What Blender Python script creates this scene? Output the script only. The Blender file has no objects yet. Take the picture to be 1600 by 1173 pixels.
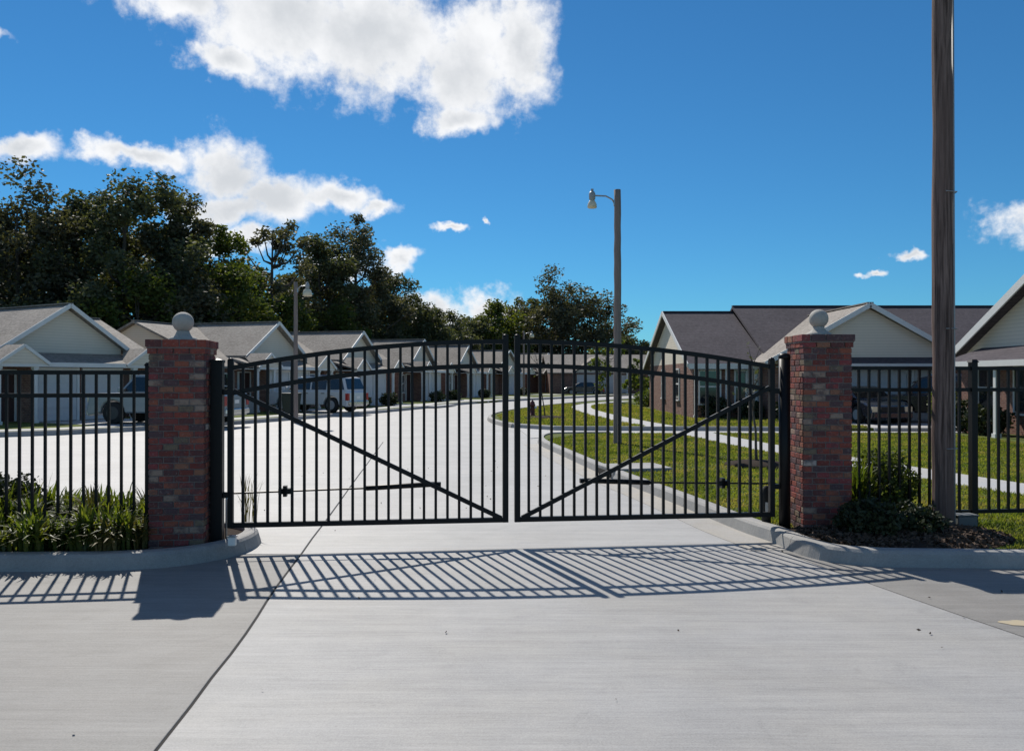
import bpy, bmesh, math, random
import numpy as np
from mathutils import Vector, Matrix
R = math.radians
S = bpy.context.scene
C = S.collection
# ------------------------------------------------------------------ camera
HC, F, HZ = 1.9, 1290.0, 591.0            # eye height, focal length and horizon measured on the 1600 px photograph
cam = bpy.data.cameras.new('camera'); cam.sensor_width = 36; cam.lens = 36 * F / 1600
cam.clip_start = 0.05; cam.clip_end = 3000
co = bpy.data.objects.new('camera', cam); C.objects.link(co)
co.location = (0, 0, HC); co.rotation_euler = (R(90) + math.atan((HZ - 586.5) / F), 0, 0)
S.camera = co
S.render.resolution_x, S.render.resolution_y = 1024, 750
# ------------------------------------------------------------------ sun and sky
SUN_AZ, SUN_EL = R(-21.7), R(44.8)
sl = bpy.data.lights.new('sun', 'SUN'); sl.energy = 5.0; sl.angle = R(0.5); sl.color = (1, .95, .87)
so = bpy.data.objects.new('sun', sl); C.objects.link(so)
sd = Vector((math.sin(SUN_AZ) * math.cos(SUN_EL), math.cos(SUN_AZ) * math.cos(SUN_EL), math.sin(SUN_EL)))
so.rotation_euler = (-sd).to_track_quat('-Z', 'Y').to_euler(); so.location = sd * 60
S.view_settings.view_transform = 'Standard'; S.view_settings.look = 'None'
S.view_settings.gamma = 1; S.view_settings.exposure = 0.0; S.view_settings.use_curve_mapping = False


class NT:
    def __init__(s, tree): s.t = tree; s.n = tree.nodes; s.l = tree.links
    def new(s, typ, **kw):
        n = s.n.new(typ)
        for k, v in kw.items(): setattr(n, k, v)
        return n
    def put(s, sock, v):
        if isinstance(v, bpy.types.NodeSocket): s.l.new(v, sock)
        elif v is not None: sock.default_value = v
    def math(s, op, a, b=None, c=None, clamp=False):
        n = s.new('ShaderNodeMath', operation=op); n.use_clamp = clamp
        for i, v in enumerate((a, b, c)): s.put(n.inputs[i], v)
        return n.outputs[0]
    def vec(s, op, a, b=None, out=0):
        n = s.new('ShaderNodeVectorMath', operation=op); s.put(n.inputs[0], a); s.put(n.inputs[1], b)
        return n.outputs['Value'] if out else n.outputs[0]
    def noise(s, v, scale, detail=4, rough=.55, color=False, dist=0):
        n = s.new('ShaderNodeTexNoise'); s.put(n.inputs['Vector'], v); n.inputs['Scale'].default_value = scale
        n.inputs['Detail'].default_value = detail; n.inputs['Roughness'].default_value = rough
        n.inputs['Distortion'].default_value = dist
        return n.outputs['Color' if color else 'Fac']
    def smooth(s, v, a, b, lo=0.0, hi=1.0):
        n = s.new('ShaderNodeMapRange', interpolation_type='SMOOTHSTEP'); s.put(n.inputs[0], v)
        for i, x in enumerate((a, b, lo, hi)): n.inputs[i + 1].default_value = x
        return n.outputs[0]
    def mix(s, f, a, b, typ='MIX'):
        n = s.new('ShaderNodeMix', data_type='RGBA', blend_type=typ); s.put(n.inputs[0], f)
        for i, v in ((6, a), (7, b)):
            s.put(n.inputs[i], (*v, 1) if isinstance(v, tuple) and len(v) == 3 else v)
        return n.outputs[2]
    def ramp(s, f, stops, interp='LINEAR'):
        n = s.new('ShaderNodeValToRGB'); s.put(n.inputs[0], f); r = n.color_ramp; r.interpolation = interp
        while len(r.elements) < len(stops): r.elements.new(.5)
        for e, (p, c) in zip(r.elements, stops): e.position = p; e.color = (*c, 1)
        return n.outputs[0]


def build_world():
    w = bpy.data.worlds.new('World'); S.world = w; w.use_nodes = True
    w.node_tree.nodes.clear(); t = NT(w.node_tree)
    sky = t.new('ShaderNodeTexSky', sky_type='NISHITA'); sky.sun_disc = False
    sky.sun_elevation = SUN_EL; sky.sun_rotation = SUN_AZ; sky.altitude = 300
    sky.air_density = 1.0; sky.dust_density = 0.0; sky.ozone_density = 3.0
    blue = t.mix(1.0, sky.outputs[0], (.25, .64, .87), 'MULTIPLY')
    d = t.new('ShaderNodeTexCoord').outputs['Generated']
    sep = t.new('ShaderNodeSeparateXYZ'); t.put(sep.inputs[0], d)
    az = t.math('ARCTAN2', sep.outputs[0], sep.outputs[1]); el = t.math('ARCSINE', sep.outputs[2])
    cb = t.new('ShaderNodeCombineXYZ'); t.put(cb.inputs[0], az); t.put(cb.inputs[1], el); P = cb.outputs[0]
    w1 = t.vec('SUBTRACT', t.noise(P, 9, 5, .6, True), (.5, .5, .5))
    w2 = t.vec('SUBTRACT', t.noise(P, 34, 5, .62, True), (.5, .5, .5))
    Q = t.vec('ADD', P, t.vec('ADD', t.vec('MULTIPLY', w1, (.10, .08, 0)), t.vec('MULTIPLY', w2, (.022, .022, 0))))
    lumps = [  # azimuth, elevation, half widths (degrees)
        (-21.5, 23.4, 4.6, 2.0), (-16.0, 22.8, 7.2, 4.4), (-19.0, 19.6, 3.6, 1.5), (-9.0, 22.6, 8.5, 4.9), (-3.4, 21.2, 5.6, 4.8), (-3.6, 17.6, 3.4, 1.7), (.7, 21.6, 2.6, 4.6), (-8.0, 27.5, 11.5, 4.5),
        (-24.4, 13.9, 3.8, 1.0), (-18.9, 13.3, 3.4, 3.1), (-15.8, 11.9, 4.2, 2.3), (-18.6, 10.9, 5.2, 1.6), (-11.6, 12.2, 3.2, 1.3), (-9.4, 11.5, 1.8, .9), (-31.4, 14.0, 2.8, 1.0),
        (-12.0, 7.4, 2.6, 1.0), (-8.2, 7.8, 1.5, 1.1), (-5.0, 4.0, 3.0, 1.8), (-1.8, 4.6, 2.8, 1.6), (-18.0, 9.0, 3.2, 1.0),
        (-4.4, 10.3, 1.5, .45), (-2.0, 11.1, .5, .35), (32.3, 9.3, 3.6, 1.9), (36.0, 10.4, 4.2, 2.2), (25.6, 7.5, 1.2, .5), (23.8, 6.3, .9, .35), (-33.0, 19.8, 2.2, .5)]
    m = None
    for a, e, ra, re in lumps:
        q = t.vec('MULTIPLY', t.vec('SUBTRACT', Q, (R(a), R(e), 0)), (1 / R(ra), 1 / R(re), 0))
        v = t.math('SUBTRACT', 1.0, t.vec('LENGTH', q, None, 1))
        m = v if m is None else t.math('SMOOTH_MAX', m, v, .12)
    # broken cloud added over the unseen sky, its cover raised for neutral fill
    gen = t.math('MULTIPLY', t.math('SUBTRACT', t.noise(P, 2.3, 5, .58), .53), 3.2)
    away = t.smooth(t.math('MAXIMUM', t.math('SUBTRACT', t.math('ABSOLUTE', az), .74), t.math('SUBTRACT', el, .62)), 0, .18)
    gen = t.math('SUBTRACT', t.math('MULTIPLY', t.math('ADD', gen, 1), away), 1)
    m = t.math('MAXIMUM', m, gen)
    fb = t.math('SUBTRACT', t.noise(P, 17, 9, .62), .5)
    fine = t.math('SUBTRACT', t.noise(P, 60, 7, .6), .5)
    dens = t.math('ADD', m, t.math('ADD', t.math('MULTIPLY', fb, 1.6), t.math('MULTIPLY', fine, .62)))
    alpha = t.smooth(dens, -.06, .62)
    thick = t.smooth(t.math('ADD', m, t.math('MULTIPLY', t.math('SUBTRACT', t.noise(P, 8.0, 7, .6), .5), 2.0)), .25, 1.15)
    cc = t.mix(thick, (9.7, 9.8, 10.0), (6.6, 6.9, 7.3))
    col = t.mix(alpha, blue, cc)
    bg = t.new('ShaderNodeBackground'); t.put(bg.inputs[0], col); bg.inputs[1].default_value = .1
    o = t.new('ShaderNodeOutputWorld'); t.l.new(bg.outputs[0], o.inputs[0])
build_world()

# ------------------------------------------------------------------ materials
MATS = {}
def mat(name, color=(.5, .5, .5), rough=.7, metal=0, spec=.5, fn=None, bump=0, bscale=60, coat=0):
    m = bpy.data.materials.new(name); m.use_nodes = True; t = NT(m.node_tree)
    b = t.n['Principled BSDF']; b.inputs['Roughness'].default_value = rough; b.inputs['Metallic'].default_value = metal
    b.inputs['Specular IOR Level'].default_value = spec; b.inputs['Base Color'].default_value = (*color, 1)
    b.inputs['Coat Weight'].default_value = coat
    P = t.new('ShaderNodeTexCoord').outputs['Object']
    h = None
    if fn:
        r = fn(t, P)
        if isinstance(r, tuple): col, h = r
        else: col = r
        t.l.new(col, b.inputs['Base Color'])
    if bump:
        bn = t.new('ShaderNodeBump'); bn.inputs['Strength'].default_value = bump; bn.inputs['Distance'].default_value = .01
        t.put(bn.inputs['Height'], h if h is not None else t.noise(P, bscale, 5, .6)); t.l.new(bn.outputs[0], b.inputs['Normal'])
    MATS[name] = m; return m

def scaled(t, P, v): return t.vec('MULTIPLY', P, v)
def f_concrete(base, tint=(1, 1, 1), streak=.16, mott=.18):
    def fn(t, P):
        big = t.noise(P, .55, 4, .6); mid = t.noise(P, 3.2, 5, .65); fine = t.noise(P, 90, 3, .6)
        st = t.noise(scaled(t, P, (1.1, 26, 1)), 1.4, 6, .65); st2 = t.noise(scaled(t, P, (.35, 7, 1)), 1.0, 4, .6)
        v = t.math('ADD', 1.0, t.math('MULTIPLY', t.math('SUBTRACT', big, .5), mott * 1.3))
        for x, k in ((mid, mott), (fine, .62), (t.noise(P, 33, 4, .7), .3), (st, streak), (st2, streak * .9)):
            v = t.math('ADD', v, t.math('MULTIPLY', t.math('SUBTRACT', x, .5), k))
        st3 = t.noise(scaled(t, P, (3, 110, 1)), 1.0, 3, .6); v = t.math('ADD', v, t.math('MULTIPLY', t.math('SUBTRACT', st3, .5), streak * .7))
        v = t.math('SUBTRACT', v, t.math('MULTIPLY', t.smooth(t.noise(P, 1.1, 7, .7, False, 1.5), .56, .74), mott * .45))
        spots = t.smooth(t.noise(P, 14, 2, .5), .70, .78)
        c = t.mix(t.smooth(t.noise(P, .8, 4, .6), .35, .7), tuple(base * k for k in tint), (base * 1.02, base * .985, base * .93))
        cb = t.new('ShaderNodeCombineColor')
        for i in range(3): t.put(cb.inputs[i], v)
        c = t.mix(1.0, c, cb.outputs[0], 'MULTIPLY')
        c = t.mix(t.math('MULTIPLY', spots, .22), c, (base * .55, base * .52, base * .48))
        return c, t.math('ADD', t.math('MULTIPLY', fine, .6), st)
    return fn
mat('concrete', spec=.28, rough=.62, fn=f_concrete(.335, (1.02, 1, .975), .46, .30), bump=.25)
mat('concrete_warm', spec=.28, rough=.66, fn=f_concrete(.232, (1.05, 1, .93), .44, .34), bump=.25)
mat('concrete_road', spec=.28, rough=.55, fn=f_concrete(.38, (1.03, 1, .95), .40, .30), bump=.15)
mat('concrete_tan', rough=.7, fn=f_concrete(.33, (1.1, 1, .84), .06, .45), bump=.2)
mat('concrete_walk', rough=.75, fn=f_concrete(.40, (1, 1, 1), .05), bump=.15)
mat('curb_concrete', rough=.8, fn=f_concrete(.30, (1.02, 1, .96), .1, .5), bump=.4)
mat('joint', (.025, .023, .02), .95)
def f_stain(t, P):
    return t.mix(t.noise(P, 9, 5, .6), (.48, .38, .22), (.36, .33, .27))
mat('stain', rough=.8, fn=f_stain)

def f_grass(t, P):
    a = t.noise(P, .5, 5, .6); b = t.noise(P, 4, 5, .7); c = t.noise(P, 45, 3, .7)
    col = t.ramp(a, [(.3, (.09, .12, .028)), (.5, (.125, .15, .035)), (.68, (.19, .17, .06))])
    col = t.mix(t.smooth(b, .50, .68), col, (.19, .15, .07))
    col = t.mix(t.smooth(c, .4, .62), col, (.05, .085, .012))
    return col, c
mat('grass', rough=.95, spec=.15, fn=f_grass, bump=.9)
def leafy(name, stops, trans=.35, rough=.6, scale=.5, spec=.3):
    m = bpy.data.materials.new(name); m.use_nodes = True; t = NT(m.node_tree)
    b = t.n['Principled BSDF']; b.inputs['Roughness'].default_value = rough; b.inputs['Specular IOR Level'].default_value = spec
    P = t.new('ShaderNodeTexCoord').outputs['Object']
    oi = t.new('ShaderNodeObjectInfo')
    v = t.math('ADD', t.noise(P, scale, 3, .6), t.math('MULTIPLY', t.math('SUBTRACT', oi.outputs['Random'], .5), .14))
    v = t.math('ADD', v, t.math('MULTIPLY', t.math('SUBTRACT', t.noise(P, scale * 14, 2, .5), .5), .5))
    col = t.ramp(v, stops); t.l.new(col, b.inputs['Base Color'])
    tr = t.new('ShaderNodeBsdfTranslucent'); t.l.new(t.mix(1.0, col, (1.5, 1.5, .55), 'MULTIPLY'), tr.inputs[0])
    mx = t.new('ShaderNodeMixShader'); mx.inputs[0].default_value = trans
    t.l.new(b.outputs[0], mx.inputs[1]); t.l.new(tr.outputs[0], mx.inputs[2]); t.l.new(mx.outputs[0], t.n['Material Output'].inputs[0])
    MATS[name] = m
leafy('leaf_dark', [(.3, (.048, .055, .032)), (.5, (.085, .095, .052)), (.7, (.125, .125, .068))], .32)  # dark leaves lifted in tone to stand in for haze
leafy('leaf_brown', [(.3, (.055, .055, .038)), (.5, (.095, .092, .06)), (.7, (.13, .12, .075))], .3)  # hazy lift of the backlit trees put into the colour
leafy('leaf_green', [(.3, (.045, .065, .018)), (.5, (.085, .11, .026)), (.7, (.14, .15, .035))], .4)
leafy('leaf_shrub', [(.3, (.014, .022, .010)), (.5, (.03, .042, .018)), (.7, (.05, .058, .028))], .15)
leafy('leaf_bright', [(.3, (.06, .09, .02)), (.5, (.12, .15, .035)), (.7, (.2, .22, .06))], .4)
leafy('blade_green', [(.3, (.04, .07, .014)), (.5, (.10, .13, .024)), (.72, (.2, .19, .05))], .5, .45, 2.2, .5)
leafy('blade_dry', [(.3, (.05, .05, .015)), (.5, (.11, .10, .03)), (.72, (.2, .15, .06))], .3, .6, 2.5)
leafy('lawn_blade', [(.32, (.07, .10, .022)), (.46, (.14, .175, .038)), (.58, (.195, .205, .055)), (.7, (.29, .24, .11))], .5, .7, 1.1)
mat('bark', rough=.95, fn=lambda t, P: t.mix(t.noise(scaled(t, P, (6, 6, 1)), 3, 5, .6), (.05, .04, .032), (.11, .09, .07)), bump=.6)
def f_wood(t, P):
    g = t.noise(scaled(t, P, (38, 38, 1.2)), 1, 6, .65); b = t.noise(scaled(t, P, (3, 3, .5)), 1, 4, .6)
    c = t.mix(t.smooth(g, .34, .68), (.055, .037, .032), (.25, .175, .15)); return t.mix(t.smooth(b, .4, .7), c, (.15, .10, .085)), g
mat('pole_wood_lit', rough=.9, spec=.2, fn=lambda t, P: t.mix(t.noise(scaled(t, P, (30, 30, 1.5)), 1, 5, .65), (.13, .098, .088), (.36, .29, .26)), bump=.6)  # paler pole wood, the lamp poles' sunlit side put into the colour
mat('pole_wood', rough=.9, spec=.2, fn=f_wood, bump=1.0)
def f_brick(t, P):
    r = t.new('ShaderNodeObjectInfo').outputs['Random']
    c = t.ramp(r, [(0, (.17, .045, .036)), (.12, (.25, .062, .045)), (.24, (.12, .046, .044)), (.36, (.27, .088, .056)), (.48, (.20, .055, .048)), (.58, (.10, .060, .064)), (.68, (.26, .12, .075)),
                   (.77, (.17, .13, .09)), (.85, (.23, .055, .056)), (.93, (.29, .21, .165)), (.975, (.40, .34, .30))], 'CONSTANT')
    W = t.new('ShaderNodeNewGeometry').outputs['Position']
    n = t.noise(W, 9, 5, .7); s = t.noise(W, 38, 5, .75); k = t.noise(scaled(t, W, (1, 1, 2.2)), 15, 5, .7)
    c = t.mix(t.math('MULTIPLY', t.smooth(n, .46, .66), .75), c, (.075, .05, .055))
    c = t.mix(t.math('MULTIPLY', t.smooth(k, .56, .7), .6), c, (.30, .10, .065))
    return t.mix(t.math('MULTIPLY', t.smooth(s, .54, .72), .6), c, (.34, .28, .25)), s
mat('brick', rough=.88, spec=.25, fn=f_brick, bump=.5)
mat('mortar', rough=.95, fn=lambda t, P: t.mix(t.noise(P, 40, 4, .6), (.11, .09, .085), (.22, .185, .17)), bump=.5)
mat('finial', rough=.85, fn=lambda t, P: t.mix(t.noise(P, 14, 5, .65), (.26, .24, .21), (.52, .49, .44)), bump=.35)
mat('black_metal', rough=.42, spec=.22, fn=lambda t, P: t.mix(t.noise(P, 30, 4, .6), (.005, .005, .006), (.010, .010, .011)))
mat('steel', (.35, .36, .37), .4, .8)
mat('white_plastic', (.75, .75, .72), .4)
mat('grey_plastic', (.3, .31, .32), .5)
mat('box_grey', (.12, .13, .13), .6)
mat('mulch', rough=.95, spec=.1, fn=lambda t, P: t.mix(t.noise(P, 26, 5, .7), (.012, .009, .007), (.07, .05, .038)), bump=1)
mat('mulch_chip', rough=.9, spec=.2, fn=lambda t, P: t.mix(t.noise(P, 7, 4, .7), (.03, .02, .014), (.17, .12, .09)))
def f_roof(a, b):
    def fn(t, P):
        st = t.noise(scaled(t, P, (5, 5, 9)), 1.3, 4, .7); bg = t.noise(P, .7, 4, .6); g = t.noise(P, 28, 3, .7)
        v = t.math('ADD', t.math('MULTIPLY', st, .6), t.math('ADD', t.math('MULTIPLY', bg, .25), t.math('MULTIPLY', g, .25)))
        wv = t.new('ShaderNodeTexWave', bands_direction='Z'); t.put(wv.inputs[0], P); wv.inputs['Scale'].default_value = 3.6; wv.inputs['Distortion'].default_value = .4
        c = t.mix(t.smooth(v, .35, .75), a, b)
        return t.mix(t.smooth(wv.outputs['Fac'], .8, 1, 0, .35), c, tuple(x * .5 for x in a)), v
    return fn
mat('shingle', rough=.85, spec=.35, fn=f_roof((.13, .112, .096), (.38, .34, .295)), bump=.6)
mat('shingle_shaded', rough=.9, spec=.15, fn=f_roof((.055, .048, .055), (.12, .105, .115)), bump=.6)  # darker copy of the shingle, shade of camera-facing slopes put into the colour
def f_siding(t, P):
    wv = t.new('ShaderNodeTexWave', bands_direction='Z', wave_profile='SAW'); t.put(wv.inputs[0], P); wv.inputs['Scale'].default_value = 2.6
    n = t.noise(P, 1.1, 4, .6)
    c = t.mix(n, (.68, .60, .48), (.78, .70, .58)); return t.mix(t.smooth(wv.outputs['Fac'], .80, 1, 0, .5), c, (.3, .27, .22)), wv.outputs['Fac']
mat('siding', rough=.75, fn=f_siding, bump=.3)
mat('trim', rough=.55, fn=lambda t, P: t.mix(t.noise(P, 3, 4, .6), (.62, .62, .60), (.74, .74, .72)))
def f_housebrick(t, P):
    sp = t.new('ShaderNodeSeparateXYZ'); t.put(sp.inputs[0], P); cb = t.new('ShaderNodeCombineXYZ')
    t.put(cb.inputs[0], t.math('ADD', sp.outputs[0], sp.outputs[1])); t.put(cb.inputs[1], sp.outputs[2])
    b = t.new('ShaderNodeTexBrick'); t.put(b.inputs['Vector'], cb.outputs[0]); b.inputs['Scale'].default_value = 1
    b.inputs['Brick Width'].default_value = .21; b.inputs['Row Height'].default_value = .068; b.inputs['Mortar Size'].default_value = .006
    b.inputs['Color1'].default_value = (.17, .07, .055, 1); b.inputs['Color2'].default_value = (.27, .14, .10, 1); b.inputs['Mortar'].default_value = (.3, .27, .24, 1)
    return t.mix(t.math('MULTIPLY', t.smooth(t.noise(P, 5, 4, .7), .45, .7), .55), b.outputs[0], (.12, .075, .06))
mat('house_brick', rough=.9, spec=.2, fn=f_housebrick)
mat('door_white', rough=.5, fn=lambda t, P: t.mix(t.noise(P, 2, 4, .6), (.50, .51, .52), (.60, .61, .61)))
mat('glass', (.02, .024, .03), .06, spec=.8)
mat('door_dark', (.06, .03, .028), .5)
mat('paint_white', (.55, .56, .57), .28, coat=.6)
mat('paint_silver', (.24, .27, .29), .3, .2, coat=.6)
mat('paint_black', (.01, .01, .013), .25, coat=.6)
mat('paint_navy', (.012, .014, .025), .25, coat=.6)
mat('tyre', (.018, .018, .018), .9)
mat('car_glass', (.012, .013, .016), .05, spec=.9)
mat('chrome', (.6, .6, .6), .2, 1)
mat('rim_dark', (.05, .05, .055), .4, .4)
mat('tail_red', (.35, .015, .012), .3)
mat('lamp_glass', (.66, .58, .42), .25)
mat('hydrant_paint', (.10, .02, .015), .5)
mat('bin_green', (.03, .04, .035), .6)
mat('trunk_grey', rough=.9, fn=lambda t, P: t.mix(t.noise(P, 20, 4, .6), (.07, .055, .045), (.15, .125, .105)))

# ------------------------------------------------------------------ mesh helpers
class MB:
    def __init__(s): s.v = []; s.f = []
    def add(s, v, f):
        o = len(s.v); s.v += [tuple(p) for p in v]; s.f += [tuple(i + o for i in q) for q in f]; return s
    def box(s, x0, x1, y0, y1, z0, z1):
        return s.add([(x0, y0, z0), (x1, y0, z0), (x1, y1, z0), (x0, y1, z0), (x0, y0, z1), (x1, y0, z1), (x1, y1, z1), (x0, y1, z1)],
                     [(0, 3, 2, 1), (4, 5, 6, 7), (0, 1, 5, 4), (1, 2, 6, 5), (2, 3, 7, 6), (3, 0, 4, 7)])
    def prism(s, poly, z0, z1):                       # polygon in plan
        n = len(poly)
        return s.add([(x, y, z0) for x, y in poly] + [(x, y, z1) for x, y in poly],
                     [tuple(range(n - 1, -1, -1)), tuple(range(n, 2 * n))] + [(i, (i + 1) % n, n + (i + 1) % n, n + i) for i in range(n)])
    def slab(s, pts, t):                              # planar polygon in space, thickness t downwards
        n = len(pts)
        return s.add(list(pts) + [(x, y, z - t) for x, y, z in pts],
                     [tuple(range(n)), tuple(range(2 * n - 1, n - 1, -1))] + [(i, n + i, n + (i + 1) % n, (i + 1) % n) for i in range(n)])
    def wallpoly(s, pts, y0, y1, axis='y'):           # polygon in (x,z), extruded in y (or (y,z) extruded in x)
        n = len(pts); mk = (lambda a, z, d: (a, d, z)) if axis == 'y' else (lambda a, z, d: (d, a, z))
        return s.add([mk(a, z, y0) for a, z in pts] + [mk(a, z, y1) for a, z in pts],
                     [tuple(range(n)), tuple(range(2 * n - 1, n - 1, -1))] + [(i, n + i, n + (i + 1) % n, (i + 1) % n) for i in range(n)])
    def bar(s, a, b, w, h, up=(0, 0, 1)):             # rectangular bar between two points
        a, b = Vector(a), Vector(b); d = (b - a).normalized(); u = Vector(up)
        x = d.cross(u)
        if x.length < 1e-4: x = d.cross(Vector((0, 1, 0)))
        x.normalize(); u = x.cross(d).normalized()
        v = [p + x * (w / 2 * i) + u * (h / 2 * j) for p in (a, b) for i, j in ((-1, -1), (1, -1), (1, 1), (-1, 1))]
        return s.add(v, [(0, 1, 2, 3), (7, 6, 5, 4), (0, 4, 5, 1), (1, 5, 6, 2), (2, 6, 7, 3), (3, 7, 4, 0)])
    def tube(s, path, radii, n=8, caps=True):
        P = [Vector(p) for p in path]; o = []; k = len(P)
        if not hasattr(radii, '__len__'): radii = [radii] * k
        ref = None
        for i, p in enumerate(P):
            d = (P[min(i + 1, k - 1)] - P[max(i - 1, 0)]).normalized()
            if ref is None: ref = Vector((1, 0, 0)) if abs(d.x) < .8 else Vector((0, 1, 0))
            x = (ref - d * ref.dot(d)).normalized(); y = d.cross(x); ref = x
            o += [p + (x * math.cos(2 * math.pi * j / n) + y * math.sin(2 * math.pi * j / n)) * radii[i] for j in range(n)]
        f = [(i * n + j, i * n + (j + 1) % n, (i + 1) * n + (j + 1) % n, (i + 1) * n + j) for i in range(k - 1) for j in range(n)]
        if caps: f += [tuple(range(n - 1, -1, -1)), tuple(range((k - 1) * n, k * n))]
        return s.add(o, f)
    def lathe(s, prof, n=20, c=(0, 0)):               # (radius, z) profile round a vertical axis
        return s.tube([(c[0], c[1], z) for r, z in prof], [max(r, 1e-4) for r, z in prof], n)
    def mesh(s, name):
        m = bpy.data.meshes.new(name); m.from_pydata(s.v, [], s.f); m.update()
        bm = bmesh.new(); bm.from_mesh(m); bmesh.ops.recalc_face_normals(bm, faces=bm.faces); bm.to_mesh(m); bm.free(); return m
    def build(s, name, material, parent=None, smooth=False, bevel=0):
        m = s.mesh(name); return link(name, m, material, parent, smooth, bevel)

def link(name, m, material, parent=None, smooth=False, bevel=0):
    o = bpy.data.objects.new(name, m); C.objects.link(o)
    if not m.materials: m.materials.append(MATS[material])
    if parent: o.parent = parent
    if smooth:
        for p in m.polygons: p.use_smooth = True
    if bevel:
        b = o.modifiers.new('bevel', 'BEVEL'); b.width = bevel; b.segments = 2; b.limit_method = 'ANGLE'; b.angle_limit = R(40)
    return o
def tag(o, label, cat, group=None, kind=None):
    o['label'] = label
    if cat: o['category'] = cat
    if group: o['group'] = group
    if kind: o['kind'] = kind
    return o
def thing(name, label, cat, loc=(0, 0, 0), rz=0, group=None):
    o = bpy.data.objects.new(name, None); C.objects.link(o); o.empty_display_size = .2
    o.location = loc; o.rotation_euler = (0, 0, rz); return tag(o, label, cat, group)
def struct(o, label=None):
    o['kind'] = 'structure'
    if label: o['label'] = label
    return o
def G(px, py, z=0.0):                                  # point of a level plane seen at a photograph pixel
    Y = (HC - z) * F / (py - HZ); return ((px - 800) / F * Y, Y)
def quads(name, V, n, material, parent=None):          # fast mesh of n-gons from a (k, n, 3) array
    k = V.shape[0]; m = bpy.data.meshes.new(name); m.vertices.add(k * n); m.vertices.foreach_set('co', V.astype(np.float32).ravel())
    m.loops.add(k * n); m.loops.foreach_set('vertex_index', np.arange(k * n, dtype=np.int32))
    m.polygons.add(k); m.polygons.foreach_set('loop_start', np.arange(0, k * n, n, dtype=np.int32))
    m.polygons.foreach_set('loop_total', np.full(k, n, dtype=np.int32)); m.update(calc_edges=True)
    return link(name, m, material, parent)
def inpoly(x, y, poly):
    r = np.zeros(x.shape, bool); n = len(poly); j = n - 1
    for i in range(n):
        xi, yi = poly[i]; xj, yj = poly[j]
        r ^= ((yi > y) != (yj > y)) & (x < (xj - xi) * (y - yi) / (yj - yi + 1e-12) + xi); j = i
    return r

def offset(line, d):
    out = []
    for i, p in enumerate(line):
        a = Vector(line[max(i - 1, 0)]); b = Vector(line[min(i + 1, len(line) - 1)]); t = (b - a).normalized()
        out.append((p[0] - t.y * d, p[1] + t.x * d))
    return out
def smoothline(pts, step=.5):
    P = [Vector((*p, 0)) for p in pts]; out = []
    for i in range(len(P) - 1):
        a, b, c, d = P[max(i - 1, 0)], P[i], P[i + 1], P[min(i + 2, len(P) - 1)]
        n = max(1, int((c - b).length / step))
        for k in range(n):
            t = k / n
            q = .5 * ((2 * b) + (c - a) * t + (2 * a - 5 * b + 4 * c - d) * t * t + (3 * b - a - 3 * c + d) * t ** 3); out.append((q.x, q.y))
    return out + [tuple(pts[-1])]

# ------------------------------------------------------------------ ground, street, lawns
LZ = .12                                              # lawn level above the street
FY = lambda x: 9.42 + .118 * x                        # line of the gate and fences
TH = math.atan(.118)
struct(MB().prism([(-900, -60), (900, -60), (900, 1500), (-900, 1500)], -.6, -.05).build('ground', 'grass'), 'grassy ground reaching to the horizon')
street = struct(MB().prism([(-45, -12), (45, -12), (45, 130), (-45, 130)], -.3, -.012).build('street', 'concrete_road'), 'pale concrete street curving away behind the gate')
rj = random.Random(4)
J1 = [(-1.81 - .1 * (y - 4.21) + rj.uniform(-.006, .006) + (.02 * math.sin(y * 1.3) if y < 9 else 0), y) for y in [-6 + .45 * i for i in range(31)]]
J1 = [p for p in J1 if p[1] < FY(p[0]) - .28] ; J1.append((-1.81 - .1 * (8.93 - 4.21), FY(-2.28) - .215))
j1b = [J1[-1]] + [(-1.81 - .1 * (y - 4.21) + rj.uniform(-.006, .006), y) for y in (9.8, 11, 12.5, 14, 16, 18, 20, 22, 24.8)]
J2 = [(3.06, FY(3.06) - .215), (2.97, 9.04), (3.1, 8.5), (3.28, 7.82), (3.46, 7.16), (3.6, 6.66), (3.77, 6.07), (4.1, 4.9), (4.6, 3.2), (5.4, .4), (7.2, -6)]
J2 = [(x + rj.uniform(-.006, .006), y) for x, y in J2]
g = .009
def slab_piece(poly, matn): MB().prism(poly, -.16, 0).build('slab', matn, street, bevel=.006)
sh = lambda L, d: [(x + d, y) for x, y in L]
slab_piece([(-45, -6)] + sh(J1, -g) + [(-45, FY(-45) + 3.0)], 'concrete_warm')
slab_piece(sh(J1, g) + sh(J2, -g), 'concrete')
slab_piece(sh(J2, g) + [(45, -6), (45, FY(4) - .2)], 'concrete_warm')
slab_piece([(x - g, y + .015) for x, y in j1b] + [(-30, 24.8), (-30, FY(-30) + 3.0)], 'concrete_road')
slab_piece([(x + g, y + .015) for x, y in j1b] + [(5, 24.8), (5, FY(5) - .2)], 'concrete_road')
for line in (J1 + j1b[1:], J2):
    m = MB()
    m.prism([(x - .03, y) for x, y in line] + [(x + .03, y) for x, y in reversed(line)], -.011, -.007); m.build('joint_filler', 'joint', street)
MB().prism([(-2.4, FY(-2.4) - .25), (3.1, FY(3.1) - .25), (3.1, FY(3.1) - .19), (-2.4, FY(-2.4) - .19)], -.0105, -.0065).build('joint_filler', 'joint', street)
ox, oy = G(1590, 973)
MB().prism([(ox + .13 * math.cos(a) * (1 + .2 * math.sin(3 * a)), oy + .075 * math.sin(a) * (1 + .12 * math.cos(5 * a))) for a in [i * .25 for i in range(25)]], .001, .004).build('dried_spill', 'stain', street)

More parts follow.
